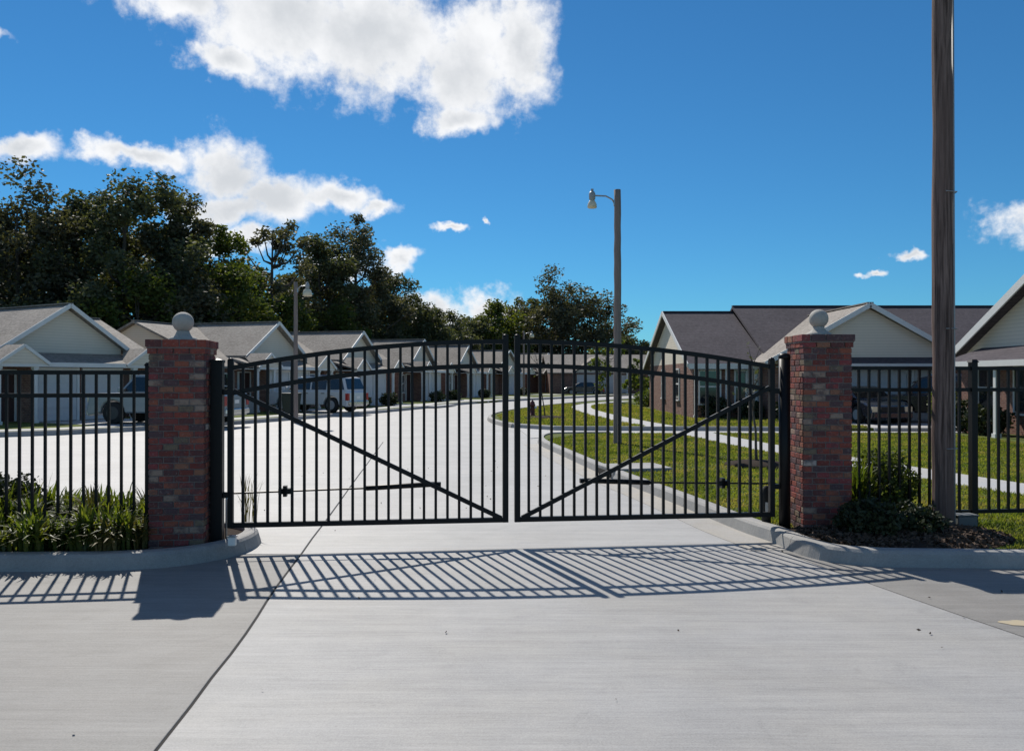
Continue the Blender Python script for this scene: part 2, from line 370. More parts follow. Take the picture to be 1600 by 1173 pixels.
left_edge = [(-45, 21), (-24, 24), (-16.7, 26.9), (-13.4, 30.3), (-11, 35.5), (-8.3, 43), (-6.2, 50), (-3.7, 59.8), (0, 69), (6.1, 80), (13, 91), (24, 104), (45, 116)]
struct(MB().prism(left_edge + [(60, 130), (60, 420), (-420, 420), (-420, 21)], -.3, LZ).build('lawn', 'grass'), 'strip of lawn in front of the left row of houses')
right_edge = [G(1600, 888), G(1420, 886), G(1350, 883), G(1300, 878), G(1262, 870), G(1232, 859), G(1203, 846), G(1150, 827), G(1050, 785), G(950, 745), G(880, 713), G(842, 694)]
corner = [(.95, 26.1), (1.6, 26.9), (3.2, 27.1)]
RE = [(30, 7.86), (22, 7.92), (15, 8.0), (10, 8.08), (7.2, 8.13), (5.8, 8.16)] + right_edge + corner
lawnA = [(45, 8.0)] + offset(smoothline(RE, .12), -.16) + [(12, 27.1), (45, 27.1)]
struct(MB().prism(lawnA, -.3, LZ).build('lawn', 'grass'), 'lawn behind the right half of the gate with the lamp pole')
lawnB = [(45, 29.6), (12, 29.7), (6, 30), (1.6, 30.3), (.1, 32), (-.75, 35.5), (-1.0, 39.5), (-.5, 44), (.9, 50), (3.2, 57), (7, 66), (13, 76), (24, 88), (45, 99)]
struct(MB().prism(lawnB, -.3, LZ).build('lawn', 'grass'), 'lawn with the hydrant beyond the side drive')
bed = [(-45, 8.1), (-4.2, 8.12), (-3.6, 8.2), (-3.2, 8.42), (-2.98, 8.72), (-2.86, 9.1), (-2.84, 9.5), (-2.95, 9.85), (-3.3, 10.15), (-4.0, 10.3), (-45, 10.6)]
bed0 = [(-30, 8.12), (-20, 8.12), (-12, 8.12), (-8, 8.12), (-6, 8.12)] + [(-4.6, 8.13), (-4.0, 8.17), (-3.5, 8.3), (-3.16, 8.55), (-2.96, 8.85), (-2.88, 9.2), (-2.9, 9.55), (-3.05, 9.85), (-3.4, 10.12), (-4.0, 10.28)] + [(-6, 10.36), (-9, 10.42), (-16, 10.46), (-30, 10.5)]
bed = [(-45, 8.1)] + offset(smoothline(bed0, .12), .16) + [(-45, 10.6)]
struct(MB().prism(bed, -.3, LZ - .01).build('planting_bed', 'mulch'), 'planting bed behind the left kerb')

def curb(pts, side, label, top=.16, w=.18, cut=3.0, step=.35, sh=.15):
    root = bpy.data.objects.new('curb', None); C.objects.link(root); struct(root, label)
    L = smoothline(pts, step); secs = []; cur = [L[0]]; acc = 0
    for a, b in zip(L, L[1:]):
        cur.append(b); acc += math.dist(a, b)
        if acc > cut: secs.append(cur); cur = [b]; acc = 0
    if len(cur) > 1: secs.append(cur)
    for sc in secs:
        a, b = Vector(sc[0]), Vector(sc[1]); sc = [tuple(a + (b - a).normalized() * .008)] + sc[1:]
        prof = [(d - sh, z) for d, z in [(-.02, -.05), (0, .02), (.03, top - .035), (.055, top - .008), (.085, top), (w, top), (w, -.05)]]
        rows = [offset(sc, side * d) for d, z in prof]; n = len(sc); v = []; f = []
        for (d, z), row in zip(prof, rows): v += [(x, y, z) for x, y in row]
        k = len(prof)
        f = [(j * n + i, j * n + i + 1, ((j + 1) % k) * n + i + 1, ((j + 1) % k) * n + i) for j in range(k) for i in range(n - 1)]
        f += [tuple(j * n for j in range(k)), tuple(j * n + n - 1 for j in range(k - 1, -1, -1))]
        MB().add(v, f).build('curb_section', 'curb_concrete', root)
curb(bed0, 1, 'concrete kerb curving round the left planting bed', step=.12, sh=0)
curb(RE, -1, 'concrete kerb running from the right foreground back along the street', step=.12, sh=0)
curb([(12, 29.7)] + lawnB[2:14], -1, 'kerb around the far lawn', step=1.2, cut=5)
curb(left_edge[1:], 1, 'kerb along the left row of houses', step=1.5, cut=6)
# gutter along the right kerb
ge = smoothline(right_edge[5:] , .3)
MB().prism(offset(ge, -.005) + offset(ge, .45)[::-1], .0005, .0045).build('gutter', 'concrete_tan', street)
# drives and walks
def sheet(name, poly, label, z0=LZ - .02, z1=LZ + .006, m='concrete_walk'): return struct(MB().prism(poly, z0, z1).build(name, m), label)
sheet('driveway', [(.6, 26.2), (1.4, 27.1), (45, 27.12), (45, 29.58), (12, 29.66), (6, 29.96), (1.5, 30.2), (.2, 31.6)], 'concrete side drive crossing to the right', -.02, .004)
sheet('driveway', [(13.0, 29.62), (19.2, 29.58), (19.0, 35.6), (13.0, 35.6)], 'concrete drive up to the garage on the right', .02, LZ + .006)
wl = smoothline([(9.6, 9.9), (8.6, 12), (7.9, 14.5), (7.1, 18.5), (6.4, 22.5), (5.9, 27.0)], 1)
sheet('sidewalk', offset(wl, -.62) + offset(wl, .62)[::-1], 'concrete sidewalk crossing the right lawn')
wl2 = smoothline([(5.6, 30.0), (4.9, 35), (4.3, 42), (4.2, 50), (5.4, 57), (9, 65)], 1)
sheet('sidewalk', offset(wl2, -.6) + offset(wl2, .6)[::-1], 'concrete sidewalk behind the hydrant')
wl3 = offset(smoothline(left_edge[1:11], 1.5), 1.5)
sheet('sidewalk', offset(wl3, -.5) + offset(wl3, .5)[::-1], 'narrow sidewalk along the left row of houses', LZ - .02, LZ + .005)
# storm drain
sx, sy = 1.9, 16.1
t = thing('storm_drain', 'concrete storm drain inlet let into the right kerb', 'drain', (sx, sy, 0), R(12))
MB().box(-.1, 1.1, -.5, .5, .02, .19).build('drain_top', 'curb_concrete', t, bevel=.015)
MB().box(-.13, -.1, -.4, .4, .03, .13).build('drain_mouth', 'joint', t)

# ------------------------------------------------------------------ brick pillars
def brick_mesh(l, d, h):
    bm = bmesh.new(); bmesh.ops.create_cube(bm, size=1, matrix=Matrix.Diagonal((l, d, h, 1)))
    bmesh.ops.bevel(bm, geom=bm.edges[:], offset=.004, segments=1, affect='EDGES'); m = bpy.data.meshes.new('brick'); bm.to_mesh(m); bm.free()
    m.materials.append(MATS['brick']); return m
def pillar(label, x, base, top, seed, turn):
    rnd = random.Random(seed); W = .56; d = .095; c = .0677
    root = thing('brick_pillar', label, 'pillar', (x, FY(x), base), turn)
    hgt = top - base; n = int(round((hgt - .16) / c)); c = (hgt - .16) / n
    MB().box(-W / 2 + .008, W / 2 - .008, -W / 2 + .008, W / 2 - .008, -.1, hgt - .03).build('mortar', 'mortar', root)
    rear = MB()
    def ring(z, h, out, flip, name='brick', nb=3):
        w = W + 2 * out; ln = (w - d - nb * .011) / nb; m = brick_mesh(ln, d, h)
        for sd_ in range(4):
            for k in range(nb):
                u = -w / 2 + ln / 2 + k * (ln + .011)
                if flip: u = -u
                a = sd_ * math.pi / 2; px, py = u, -w / 2 + d / 2 + rnd.uniform(-.0045, .0035)
                L = Vector((px * math.cos(a) - py * math.sin(a), px * math.sin(a) + py * math.cos(a), z))
                if sd_ == 2:                                   # far side, unseen from the drive: joined
                    rear.box(L.x - ln / 2, L.x + ln / 2, L.y - d / 2, L.y + d / 2, z - h / 2, z + h / 2); continue
                o = bpy.data.objects.new(name, m); C.objects.link(o); o.parent = root
                o.location = L; o.rotation_euler = (rnd.uniform(-.01, .01), rnd.uniform(-.008, .008), a + rnd.uniform(-.01, .01))
    for i in range(n): ring((i + .5) * c, c - .0105, 0, i % 2)
    ring(n * c + .036, .062, .012, n % 2)
    ring(n * c + .115, .078, .028, (n + 1) % 2, 'cap_brick')
    rear.build('rear_bricks', 'brick', root)['kind'] = 'stuff'
    MB().box(-W / 2 - .018, W / 2 + .018, -W / 2 - .018, W / 2 + .018, hgt - .10, hgt - .012).build('cap_mortar', 'mortar', root)
    fin = MB().lathe([(.150, hgt - .012), (.150, hgt + .012), (.125, hgt + .03), (.085, hgt + .055), (.068, hgt + .085), (.066, hgt + .10)], 24).build('finial_base', 'finial', root, True)
    r = .112; zc = hgt + .195
    MB().lathe([(.001, zc - r)] + [(r * math.sin(a), zc - r * math.cos(a)) for a in [i * math.pi / 14 for i in range(1, 14)]] + [(.001, zc + r)], 28).build('ball', 'finial', fin, True)
pillar('brick gate pillar with ball finial left of the gate', -3.585, .06, 2.315, 1, R(8))
pillar('brick gate pillar with ball finial right of the gate', 3.66, .06, 2.415, 2, R(.5))

# ------------------------------------------------------------------ gate, posts, fences
SP = .1295
def picket_mesh(h, w=.03):
    return MB().box(-w / 2, w / 2, -w / 2, w / 2, 0, h).mesh('picket')
def gate_leaf(label, xh, sgn, L, zh):
    root = thing('gate_leaf', label, 'gate', (xh, FY(xh), 0), TH, 'two leaves of the drive gate')
    top = lambda u: 2.345 - (2.345 - zh) * ((L + .07 - u) / (L + .07)) ** 2
    b0 = .265; mk = lambda name, m: m.build(name, 'black_metal', root)
    m = MB().box(sgn * 0 - .03, sgn * 0 + .03, -.03, .03, b0, top(0) + .06); mk('hinge_stile', m)
    h = MB().lathe([(.034, top(0) + .06), (.034, top(0) + .068), (.02, top(0) + .085), (.001, top(0) + .09)], 12).build('stile_cap', 'black_metal', root, True)
    m = MB().box(sgn * L - .032, sgn * L + .032, -.032, .032, b0, top(L) + .035); mk('end_stile', m)
    MB().lathe([(.035, top(L) + .035), (.03, top(L) + .05), (.001, top(L) + .06)], 12, (sgn * L, 0)).build('stile_cap', 'black_metal', root, True)
    mk('bottom_rail', MB().box(min(sgn * .03, sgn * (L - .032)), max(sgn * .03, sgn * (L - .032)), -.024, .024, b0, b0 + .055))
    for nm, off in (('top_rail', 0), ('arched_rail', -.275)):
        m = MB(); us = [.03 + (L - .062) * i / 22 for i in range(23)]; v = []
        for u in us:
            z = top(u) + off; v += [(sgn * u, -.022, z - .052), (sgn * u, .022, z - .052), (sgn * u, .022, z), (sgn * u, -.022, z)]
        f = [(4 * i + k, 4 * i + (k + 1) % 4, 4 * i + 4 + (k + 1) % 4, 4 * i + 4 + k) for i in range(22) for k in range(4)] + [(0, 1, 2, 3), (91, 90, 89, 88)]
        mk(nm, m.add(v, f))
    mk('diagonal_brace', MB().bar((sgn * .04, -.03, top(0) - .27), (sgn * (L - .05), -.03, b0 + .05), .03, .05))
    n = int(round(L / SP)); sp = L / n
    for i in range(1, n):
        u = i * sp; z1 = top(u) - .02; o = link('picket', picket_mesh(z1 - b0 - .03), 'black_metal', root); o.location = (sgn * u, 0, b0 + .03)
    return root
XL, XR = -3.085, 3.075
LL = (XL * -1 - .075) / math.cos(TH); LR = (XR - .06) / math.cos(TH)
gate_leaf('left leaf of the black iron drive gate', XL, 1, LL, 2.035)
gate_leaf('right leaf of the black iron drive gate', XR, -1, LR, 2.06)
def opener(label, xh, sgn, z, px0):
    root = thing('gate_opener', label, 'gate opener', (xh, FY(xh), z), TH, 'gate opener arms')
    mk = lambda name, m, mt='black_metal', s=False: m.build(name, mt, root, s)
    mk('rod', MB().tube([(-sgn * .1, .10, -.02), (sgn * 1.5, .08, .02)], .011, 8))
    mk('motor_tube', MB().tube([(sgn * 1.45, .08, .02), (sgn * 1.47, .08, .02), (sgn * 2.22, .06, .055), (sgn * 2.25, .06, .055)], [.02, .03, .03, .02], 10), s=True)
    mk('clamp', MB().box(min(sgn * .5, sgn * .64), max(sgn * .5, sgn * .64), .05, .13, -.03, .03).box(sgn * .57 - .02, sgn * .57 + .02, .05, .13, -.06, .06))
    mk('bracket', MB().box(min(sgn * 2.2, sgn * 2.3), max(sgn * 2.2, sgn * 2.3), .02, .08, .03, .08))
opener('thin black opener arm across the left gate leaf', XL, 1, .645, 0)
opener('thin black opener arm across the right gate leaf', XR, -1, .66, 0)
def gate_post(label, x, w, z0, z1, rnd_):
    root = thing('gate_post', label, 'post', (x, FY(x), z0), TH)
    if rnd_:
        MB().tube([(0, 0, -.2), (0, 0, z1 - z0)], w / 2, 20).build('shaft', 'black_metal', root, True)
        r = w / 2 + .004; MB().lathe([(r, z1 - z0 - .03), (r, z1 - z0 + .004), (r * .8, z1 - z0 + .03), (.001, z1 - z0 + .045)], 20).build('cap', 'black_metal', root, True)
    else:
        MB().box(-w / 2, w / 2, -w / 2, w / 2, -.2, z1 - z0 - .004).build('shaft', 'black_metal', root, bevel=.006)
        h = z1 - z0; r = w / 2 + .006
        MB().add([(-r, -r, h - .03), (r, -r, h - .03), (r, r, h - .03), (-r, r, h - .03), (-r, -r, h), (r, -r, h), (r, r, h), (-r, r, h), (0, 0, h + .02)],
                 [(3, 2, 1, 0), (0, 1, 5, 4), (1, 2, 6, 5), (2, 3, 7, 6), (3, 0, 4, 7), (4, 5, 8), (5, 6, 8), (6, 7, 8), (7, 4, 8)]).build('cap', 'black_metal', root)
    s = 1 if x < 0 else -1
    for z in (.62, 1.75):
        MB().box(min(s * w / 2, s * (w / 2 + .10)), max(s * w / 2, s * (w / 2 + .10)), -.02, .02, z - z0 - .03, z - z0 + .03).build('hinge', 'black_metal', root)
gate_post('square black steel gate post beside the left brick pillar', -3.225, .125, .10, 2.10, False)
gate_post('round black steel gate post beside the right brick pillar', 3.235, .135, .10, 2.16, True)

t = thing('gate_sensor', 'small capped grey sensor post below the right gate hinge', 'sensor', (3.10, FY(3.10) + .28, .10))
MB().lathe([(.055, 0), (.055, .40), (.05, .45), (.03, .485), (.001, .5)], 16).build('housing', 'tyre', t, True)
MB().box(-.03, .03, -.062, -.056, .14, .30).build('label_plate', 'white_plastic', t)
t = thing('conduit', 'pale conduit running down beside the left gate post', 'conduit', (-3.12, FY(-3.12) - .03, .1))
MB().tube([(0, 0, -.05), (0, 0, .48), (.02, 0, .52)], .012, 8).build('pipe', 'steel', t, True)
MB().box(-.03, .03, -.02, .02, .5, .56).build('junction', 'black_metal', t)
t = thing('gate_stop', 'small pale gate stop on the left kerb nose', 'gate stop', (-2.93, FY(-2.93) - .42, .15))
MB().box(-.04, .04, -.03, .03, 0, .09).build('block', 'white_plastic', t, bevel=.01)
MB().box(-.045, .045, -.035, .035, .09, .105).build('lid', 'steel', t)

def fence(label, x0, x1, zt, z2, zb, posts, extra=None):
    root = thing('fence', label, 'fence', (x0, FY(x0), 0), TH)
    L = (x1 - x0) / math.cos(TH); n = int(abs(L) / SP)
    for z, nm in ((zt, 'top_rail'), (z2, 'middle_rail'), (zb, 'bottom_rail')):
        MB().box(0, L, -.022, .022, z - .045, z).build(nm, 'black_metal', root)
    pm = picket_mesh(zt - zb - .01, .026)
    pl = [(p - x0) / math.cos(TH) for p in posts]
    for i in range(n):
        u = (i + .5) * SP
        if any(abs(u - q) < .09 for q in pl): continue
        o = link('picket', pm, 'black_metal', root); o.location = (u, 0, zb - .035)
    for q in pl:
        p = MB().box(q - .038, q + .038, -.038, .038, .02, zt + .05).build('post', 'black_metal', root)
        MB().add([(q - .05, -.05, zt + .05), (q + .05, -.05, zt + .05), (q + .05, .05, zt + .05), (q - .05, .05, zt + .05), (q - .03, -.03, zt + .085), (q + .03, -.03, zt + .085), (q + .03, .03, zt + .085), (q - .03, .03, zt + .085)],
                 [(3, 2, 1, 0), (4, 5, 6, 7), (0, 1, 5, 4), (1, 2, 6, 5), (2, 3, 7, 6), (3, 0, 4, 7)]).build('post_cap', 'black_metal', p)
fence('black iron fence left of the brick gate pillars', -10.2, -3.87, 1.985, 1.74, .34, [-3.93, -6.35, -8.8])
fence('black iron fence right of the brick gate pillars', 3.97, 10.6, 2.045, 1.785, .30, [5.63, 8.0, 10.4])

# ------------------------------------------------------------------ poles and lamps
def shaft(h, r0, r1, seed, n=16):
    rnd = random.Random(seed); k = 22
    pts = [(rnd.uniform(-.006, .006), rnd.uniform(-.006, .006), -.3 + (h + .3) * i / k) for i in range(k + 1)]
    rad = [r0 + (r1 - r0) * i / k + rnd.uniform(-.003, .003) for i in range(k + 1)]
    return MB().tube(pts, rad, n)
px = 5.07
t = thing('utility_pole', 'tall wooden utility pole standing before the right fence', 'pole', (px, 9.72, .18))
shaft(9.6, .122, .098, 5, 20).build('shaft', 'pole_wood', t, True)
MB().tube([(.112, -.045, -.1), (.110, -.045, 2.5), (.102, -.045, 7.5)], .014, 8).build('ground_wire_guard', 'grey_plastic', t, True)
MB().tube([(.125, .03, -.1), (.117, .03, 3.4), (.108, .03, 7.5)], .022, 10).build('conduit', 'grey_plastic', t, True)
for z in (.9, 2.3, 3.9): MB().tube([(-.02, -.125, z), (.13, -.08, z), (.155, .03, z)], .006, 6).build('strap', 'steel', t)
t = thing('utility_box', 'low grey utility box at the foot of the wooden pole', 'box', (5.38, 9.83, .14), R(4))
MB().box(-.12, .12, -.08, .08, -.05, .13).build('case', 'box_grey', t, bevel=.012)
MB().box(-.13, .13, -.09, .09, .132, .15).build('lid', 'box_grey', t, bevel=.006)
def lamp_pole(label, x, y, h, r, arm, head=.14, reach=.85):
    t = thing('lamp_pole', label, 'street lamp', (x, y, LZ), 0, 'wooden lamp poles along the street')
    shaft(h, r, r * .78, int(x * 7) + 11, 12).build('shaft', 'pole_wood_lit', t, True)
    zt = h - .32
    a = MB().tube([(arm * r * .8, -.02, zt - .04), (arm * (.18 * reach), -.03, zt + .05), (arm * .38 * reach, -.04, zt + .14), (arm * .7 * reach, -.05, zt + .15), (arm * .80 * reach, -.05, zt + .13)], .022, 8).build('arm', 'steel', t, True)
    MB().box(arm * r * .7 - .03, arm * r * .7 + .03, -.05, .02, zt - .12, zt + .04).build('bracket', 'steel', a)
    hx = arm * .82 * reach
    hd = MB().lathe([(.05, zt + .02), (.085, zt + .05), (.09, zt + .2), (.06, zt + .26)], 12, (hx, -.05)).build('lamp_head', 'grey_plastic', t, True)
    MB().box(hx - .035, hx + .035, -.085, -.015, zt + .25, zt + .33).build('photocell', 'grey_plastic', hd)
    k = head / .2
    MB().lathe([(.06, zt + .03), (.14 * k, zt - .03), (.178 * k, zt - .13 * k), (.185 * k, zt - .25 * k), (.15 * k, zt - .27 * k), (.001, zt - .275 * k)], 16, (hx, -.05)).build('refractor', 'lamp_glass', hd, True)
lx, ly = G(965, 693, LZ); lamp_pole('wooden lamp pole on the lawn behind the right gate leaf', lx, ly, 6.92, .115, -1)
lx, ly = G(462, 656, LZ); lamp_pole('wooden lamp pole on the left kerb behind the left gate leaf', lx, ly, 5.9, .105, 1, .22, .62)
lamp_pole('far wooden lamp pole seen over the middle of the gate', 1.2, 84, 6.6, .11, 1, .26, 1.0)

# ------------------------------------------------------------------ houses
def roofpart(root, pts, name='roof', m='shingle', t=.12): return MB().slab(pts, t).build(name, m, root)
def window(root, x, z, w, h, y, axis='y'):
    s = (lambda a0, a1, d0, d1, z0, z1: MB().box(a0, a1, d0, d1, z0, z1)) if axis == 'y' else (lambda a0, a1, d0, d1, z0, z1: MB().box(d0, d1, a0, a1, z0, z1))
    p = s(x - w / 2, x + w / 2, y - .015, y + .04, z, z + h).build('window', 'glass', root)
    f = MB()
    for a0, a1, z0, z1 in ((x - w / 2 - .07, x - w / 2, z - .07, z + h + .07), (x + w / 2, x + w / 2 + .07, z - .07, z + h + .07), (x - w / 2, x + w / 2, z + h, z + h + .07), (x - w / 2, x + w / 2, z + h * .48, z + h * .53)):
        b = s(a0, a1, y - .04, y + .05, z0, z1); f.add(b.v, b.f)
    f.build('frame', 'trim', p)
    s(x - w / 2 - .1, x + w / 2 + .1, y - .09, y + .05, z - .13, z - .072).build('sill', 'trim', p)
def garage_door(root, x0, x1, y, h=2.12):
    d = MB().box(x0, x1, y, y + .03, .02, h).build('garage_door', 'door_white', root)
    k = 4
    for i in range(k):
        z0 = .03 + i * (h - .03) / k; z1 = z0 + (h - .03) / k - .018
        MB().box(x0 + .03, x1 - .03, y - .025, y, z0, z1).build('panel', 'door_white', d)
    MB().box(x0 - .1, x0, y - .05, y + .04, .0, h + .1).box(x1, x1 + .1, y - .05, y + .04, 0, h + .1).box(x0, x1, y - .05, y + .04, h, h + .1).build('frame', 'trim', d)
def column(root, x, y, h, w=.14):
    MB().box(x - w / 2, x + w / 2, y - w / 2, y + w / 2, .12, h - .1).box(x - w * .75, x + w * .75, y - w * .75, y + w * .75, 0, .12).box(x - w * .75, x + w * .75, y - w * .75, y + w * .75, h - .1, h).build('column', 'trim', root)
def rake(root, a, b, w=.05, h=.17): MB().bar(a, b, w, h).build('rake_board', 'trim', root)
def front_door(root, x, y, m='door_dark'):
    d = MB().box(x - .46, x + .46, y - .03, y + .02, .05, 2.08).build('door', m, root)
    MB().box(x - .54, x - .46, y - .06, y + .02, .03, 2.15).box(x + .46, x + .54, y - .06, y + .02, .03, 2.15).box(x - .46, x + .46, y - .06, y + .02, 2.08, 2.15).build('frame', 'trim', d)
    MB().lathe([(.03, .98), (.035, 1.0), (.03, 1.03)], 8, (x + .36, y - .06)).build('handle', 'steel', d)

def row_house(label, x, y, phi, dz=0, detail=True, hw=4.7, ridge=5.1):
    t = thing('house', label, 'house', (x, y, LZ), R(phi), 'row houses along the left side of the street')
    z = -LZ
    MB().box(-hw, hw, 0, 10.4, -.2, 2.42).build('wall', 'house_brick', t)
    for s in (-1, 1):
        MB().wallpoly([(0.02, 2.42), (10.38, 2.42), (5.2, 4.72)], s * hw - .03 * s - .05, s * hw - .03 * s + .05, 'x').build('gable_siding', 'siding', t)
    e = hw + .3; rz = 4.85
    zs = lambda yy: 2.40 + (rz - 2.40) * (yy + .45) / 5.65
    roofpart(t, [(-e, -.45, 2.40), (e, -.45, 2.40), (e, 5.2, rz), (-e, 5.2, rz)])
    roofpart(t, [(e, 10.85, 2.40), (-e, 10.85, 2.40), (-e, 5.2, rz), (e, 5.2, rz)])
    MB().bar((-e, 5.2, rz + .01), (e, 5.2, rz + .01), .28, .05).build('ridge_cap', 'shingle', t)
    # tall front gable
    gz, gh, lo = ridge - LZ, 2.95, 3.0
    yv = (lo - 2.40) / (rz - 2.40) * 5.65 - .45
    for s in (-1, 1):
        roofpart(t, [(0, -.45, gz), (s * gh, -.45, lo), (s * gh, yv, lo), (0, 5.6, gz)])
        rake(t, (0, -.47, gz - .07), (s * gh, -.47, lo - .07))
    MB().bar((0, -.45, gz + .01), (0, 5.6, gz + .01), .26, .05).build('ridge_cap', 'shingle', t)
    MB().wallpoly([(-2.62, 2.3), (2.62, 2.3), (2.62, lo + .1), (0, gz - .16), (-2.62, lo + .1)], -.08, .06).build('front_gable', 'siding', t)
    # low roof over garage and porches
    roofpart(t, [(-3.75, -1.75, 2.40), (3.75, -1.75, 2.40), (3.75, -.07, 2.86), (-3.75, -.07, 2.86)], 'porch_roof', 'shingle', .1)
    MB().box(-3.75, 3.75, -1.79, -1.755, 2.24, 2.42).build('fascia', 'trim', t)
    MB().box(-3.72, 3.72, -1.75, -.0, 2.25, 2.29).build('soffit', 'trim', t)
    MB().box(-2.05, 2.05, -1.1, -.0, -.2, 2.245).build('garage_wall', 'house_brick', t)
    for s in (-1, 1):
        garage_door(t, min(s * .17, s * 1.85), max(s * .17, s * 1.85), -1.15)
        if detail:
            column(t, s * 3.6, -1.6, 2.245); column(t, s * 2.2, -1.62, 2.245)
            front_door(t, s * 2.6, -.02); window(t, s * 3.9, .75, .75, 1.25, -.02)
        # small gable over the porch
        c = s * 2.75; az = 3.12
        for q in (-1, 1):
            roofpart(t, [(c, -1.86, az), (c + q * 1.05, -1.86, 2.38), (c + q * 1.05, -1.5, 2.38), (c, -.05, az)], 'small_gable_roof', 'shingle', .07)
            rake(t, (c, -1.88, az - .05), (c + q * 1.05, -1.88, 2.33), .04, .12)
        MB().wallpoly([(c - .95, 2.38), (c + .95, 2.38), (c, az - .09)], -1.83, -1.77).build('small_gable', 'siding', t)
    MB().prism([(-1.95, -6.4), (1.95, -6.4), (1.95, -1.2), (-1.95, -1.2)], -.1, .008).build('driveway', 'concrete_walk', t)
    return t
NAMES = ['nearest house of the left row, partly behind the left fence', 'second house of the left row, right of the left brick pillar',
         'third house of the left row, behind the white van-like wagon', 'fourth house of the left row, seen through the left gate leaf',
         'fifth house of the left row, left of the gate middle', 'small far house seen behind the meeting stiles of the gate',
         'small far house just right of the gate middle', 'farthest house of the left row, before the dark far trees']
NAMES[2] = 'third house of the left row, behind the white estate car'
for nm, (hx, hy, ph) in zip(NAMES, [(-19.3, 35.6, 60), (-13.6, 46.9, 71), (-10.5, 56.2, 74), (-7.6, 67.7, 76), (-4.6, 80, 74), (-.6, 92.5, 66), (4.2, 104, 58), (10.0, 114, 44)]):
    row_house(nm, hx, hy, ph, detail=hy < 90)

def right_house():
    t = thing('house', 'long house with a shaded dark roof and a broad garage gable on the right', 'house', (8.2, 37.4, LZ), 0)
    W = 19; D = 11.8
    MB().box(0, W, 0, D, -.2, 2.5).build('wall', 'house_brick', t)
    MB().wallpoly([(.02, 2.5), (D - .02, 2.5), (D / 2, 5.05)], .0, .1, 'x').build('gable_siding', 'siding', t)
    e = .42
    for nm, x0, x1, rz in (('roof', -.3, 3.35, 5.26), ('roof', 3.35, W + .4, 5.56)):
        ez = 2.42 + (.12 if rz > 5.3 else 0)
        roofpart(t, [(x0, -e, ez), (x1, -e, ez), (x1, D / 2, rz), (x0, D / 2, rz)], nm, 'shingle_shaded', .14)
        roofpart(t, [(x1, D + e, ez), (x0, D + e, ez), (x0, D / 2, rz), (x1, D / 2, rz)], nm, 'shingle_shaded', .14)
        MB().bar((x0, D / 2, rz + .01), (x1, D / 2, rz + .01), .28, .05).build('ridge_cap', 'shingle_shaded', t)
    for y0 in (-e, D + e): rake(t, (-.33, y0, 2.36), (-.33, D / 2, 5.2), .05, .2)
    MB().box(-.3, 3.0, -e - .05, -e - .003, 2.2, 2.44).build('fascia', 'trim', t)
    # broad garage gable
    cx, gw, gz, lo, y0 = 7.0, 4.45, 4.98, 2.48, -2.0
    for s in (-1, 1):
        roofpart(t, [(cx, y0 - .4, gz), (cx + s * gw, y0 - .4, lo), (cx + s * gw, .2, lo), (cx, D / 2 - .3, gz)], 'gable_roof', 'shingle', .13)
        rake(t, (cx, y0 - .42, gz - .08), (cx + s * gw, y0 - .42, lo - .08), .05, .2)
    MB().bar((cx, y0 - .4, gz + .01), (cx, D / 2 - .3, gz + .01), .28, .05).build('ridge_cap', 'shingle', t)
    MB().wallpoly([(cx - 4.0, 2.4), (cx + 4.0, 2.4), (cx + 4.0, 2.62), (cx, gz - .18), (cx - 4.0, 2.62)], y0 - .08, y0 + .06).build('front_gable', 'siding', t)
    MB().box(cx - 3.95, cx + 3.95, y0, 0, -.2, 2.4).build('garage_wall', 'house_brick', t)
    roofpart(t, [(cx - 3.9, y0 - .75, 2.38), (cx + 3.9, y0 - .75, 2.38), (cx + 3.9, y0 - .085, 2.68), (cx - 3.9, y0 - .085, 2.68)], 'porch_roof', 'shingle_shaded', .08)
    MB().box(cx - 3.9, cx + 3.9, y0 - .79, y0 - .755, 2.24, 2.4).build('fascia', 'trim', t)
    MB().box(cx - 3.88, cx + 3.88, y0 - .75, y0 - .0, 2.25, 2.29).build('soffit', 'trim', t)
    garage_door(t, cx - .9, cx + 1.7, y0 - .05); garage_door(t, cx + 2.0, cx + 3.6, y0 - .05)
    window(t, .75, .7, .9, 1.4, -.02); window(t, 2.2, .7, .55, 1.4, -.02)
    front_door(t, 2.9, -.02, 'door_white')
    for x in (.05, 1.45, 2.75): column(t, x, -.3, 2.4, .12)
    for yy in (3.4, 7.2): window(t, yy, .8, .8, 1.4, -.02, 'x')
    window(t, cx - 2.7, .9, 1.0, 1.1, y0 - .03)
right_house()
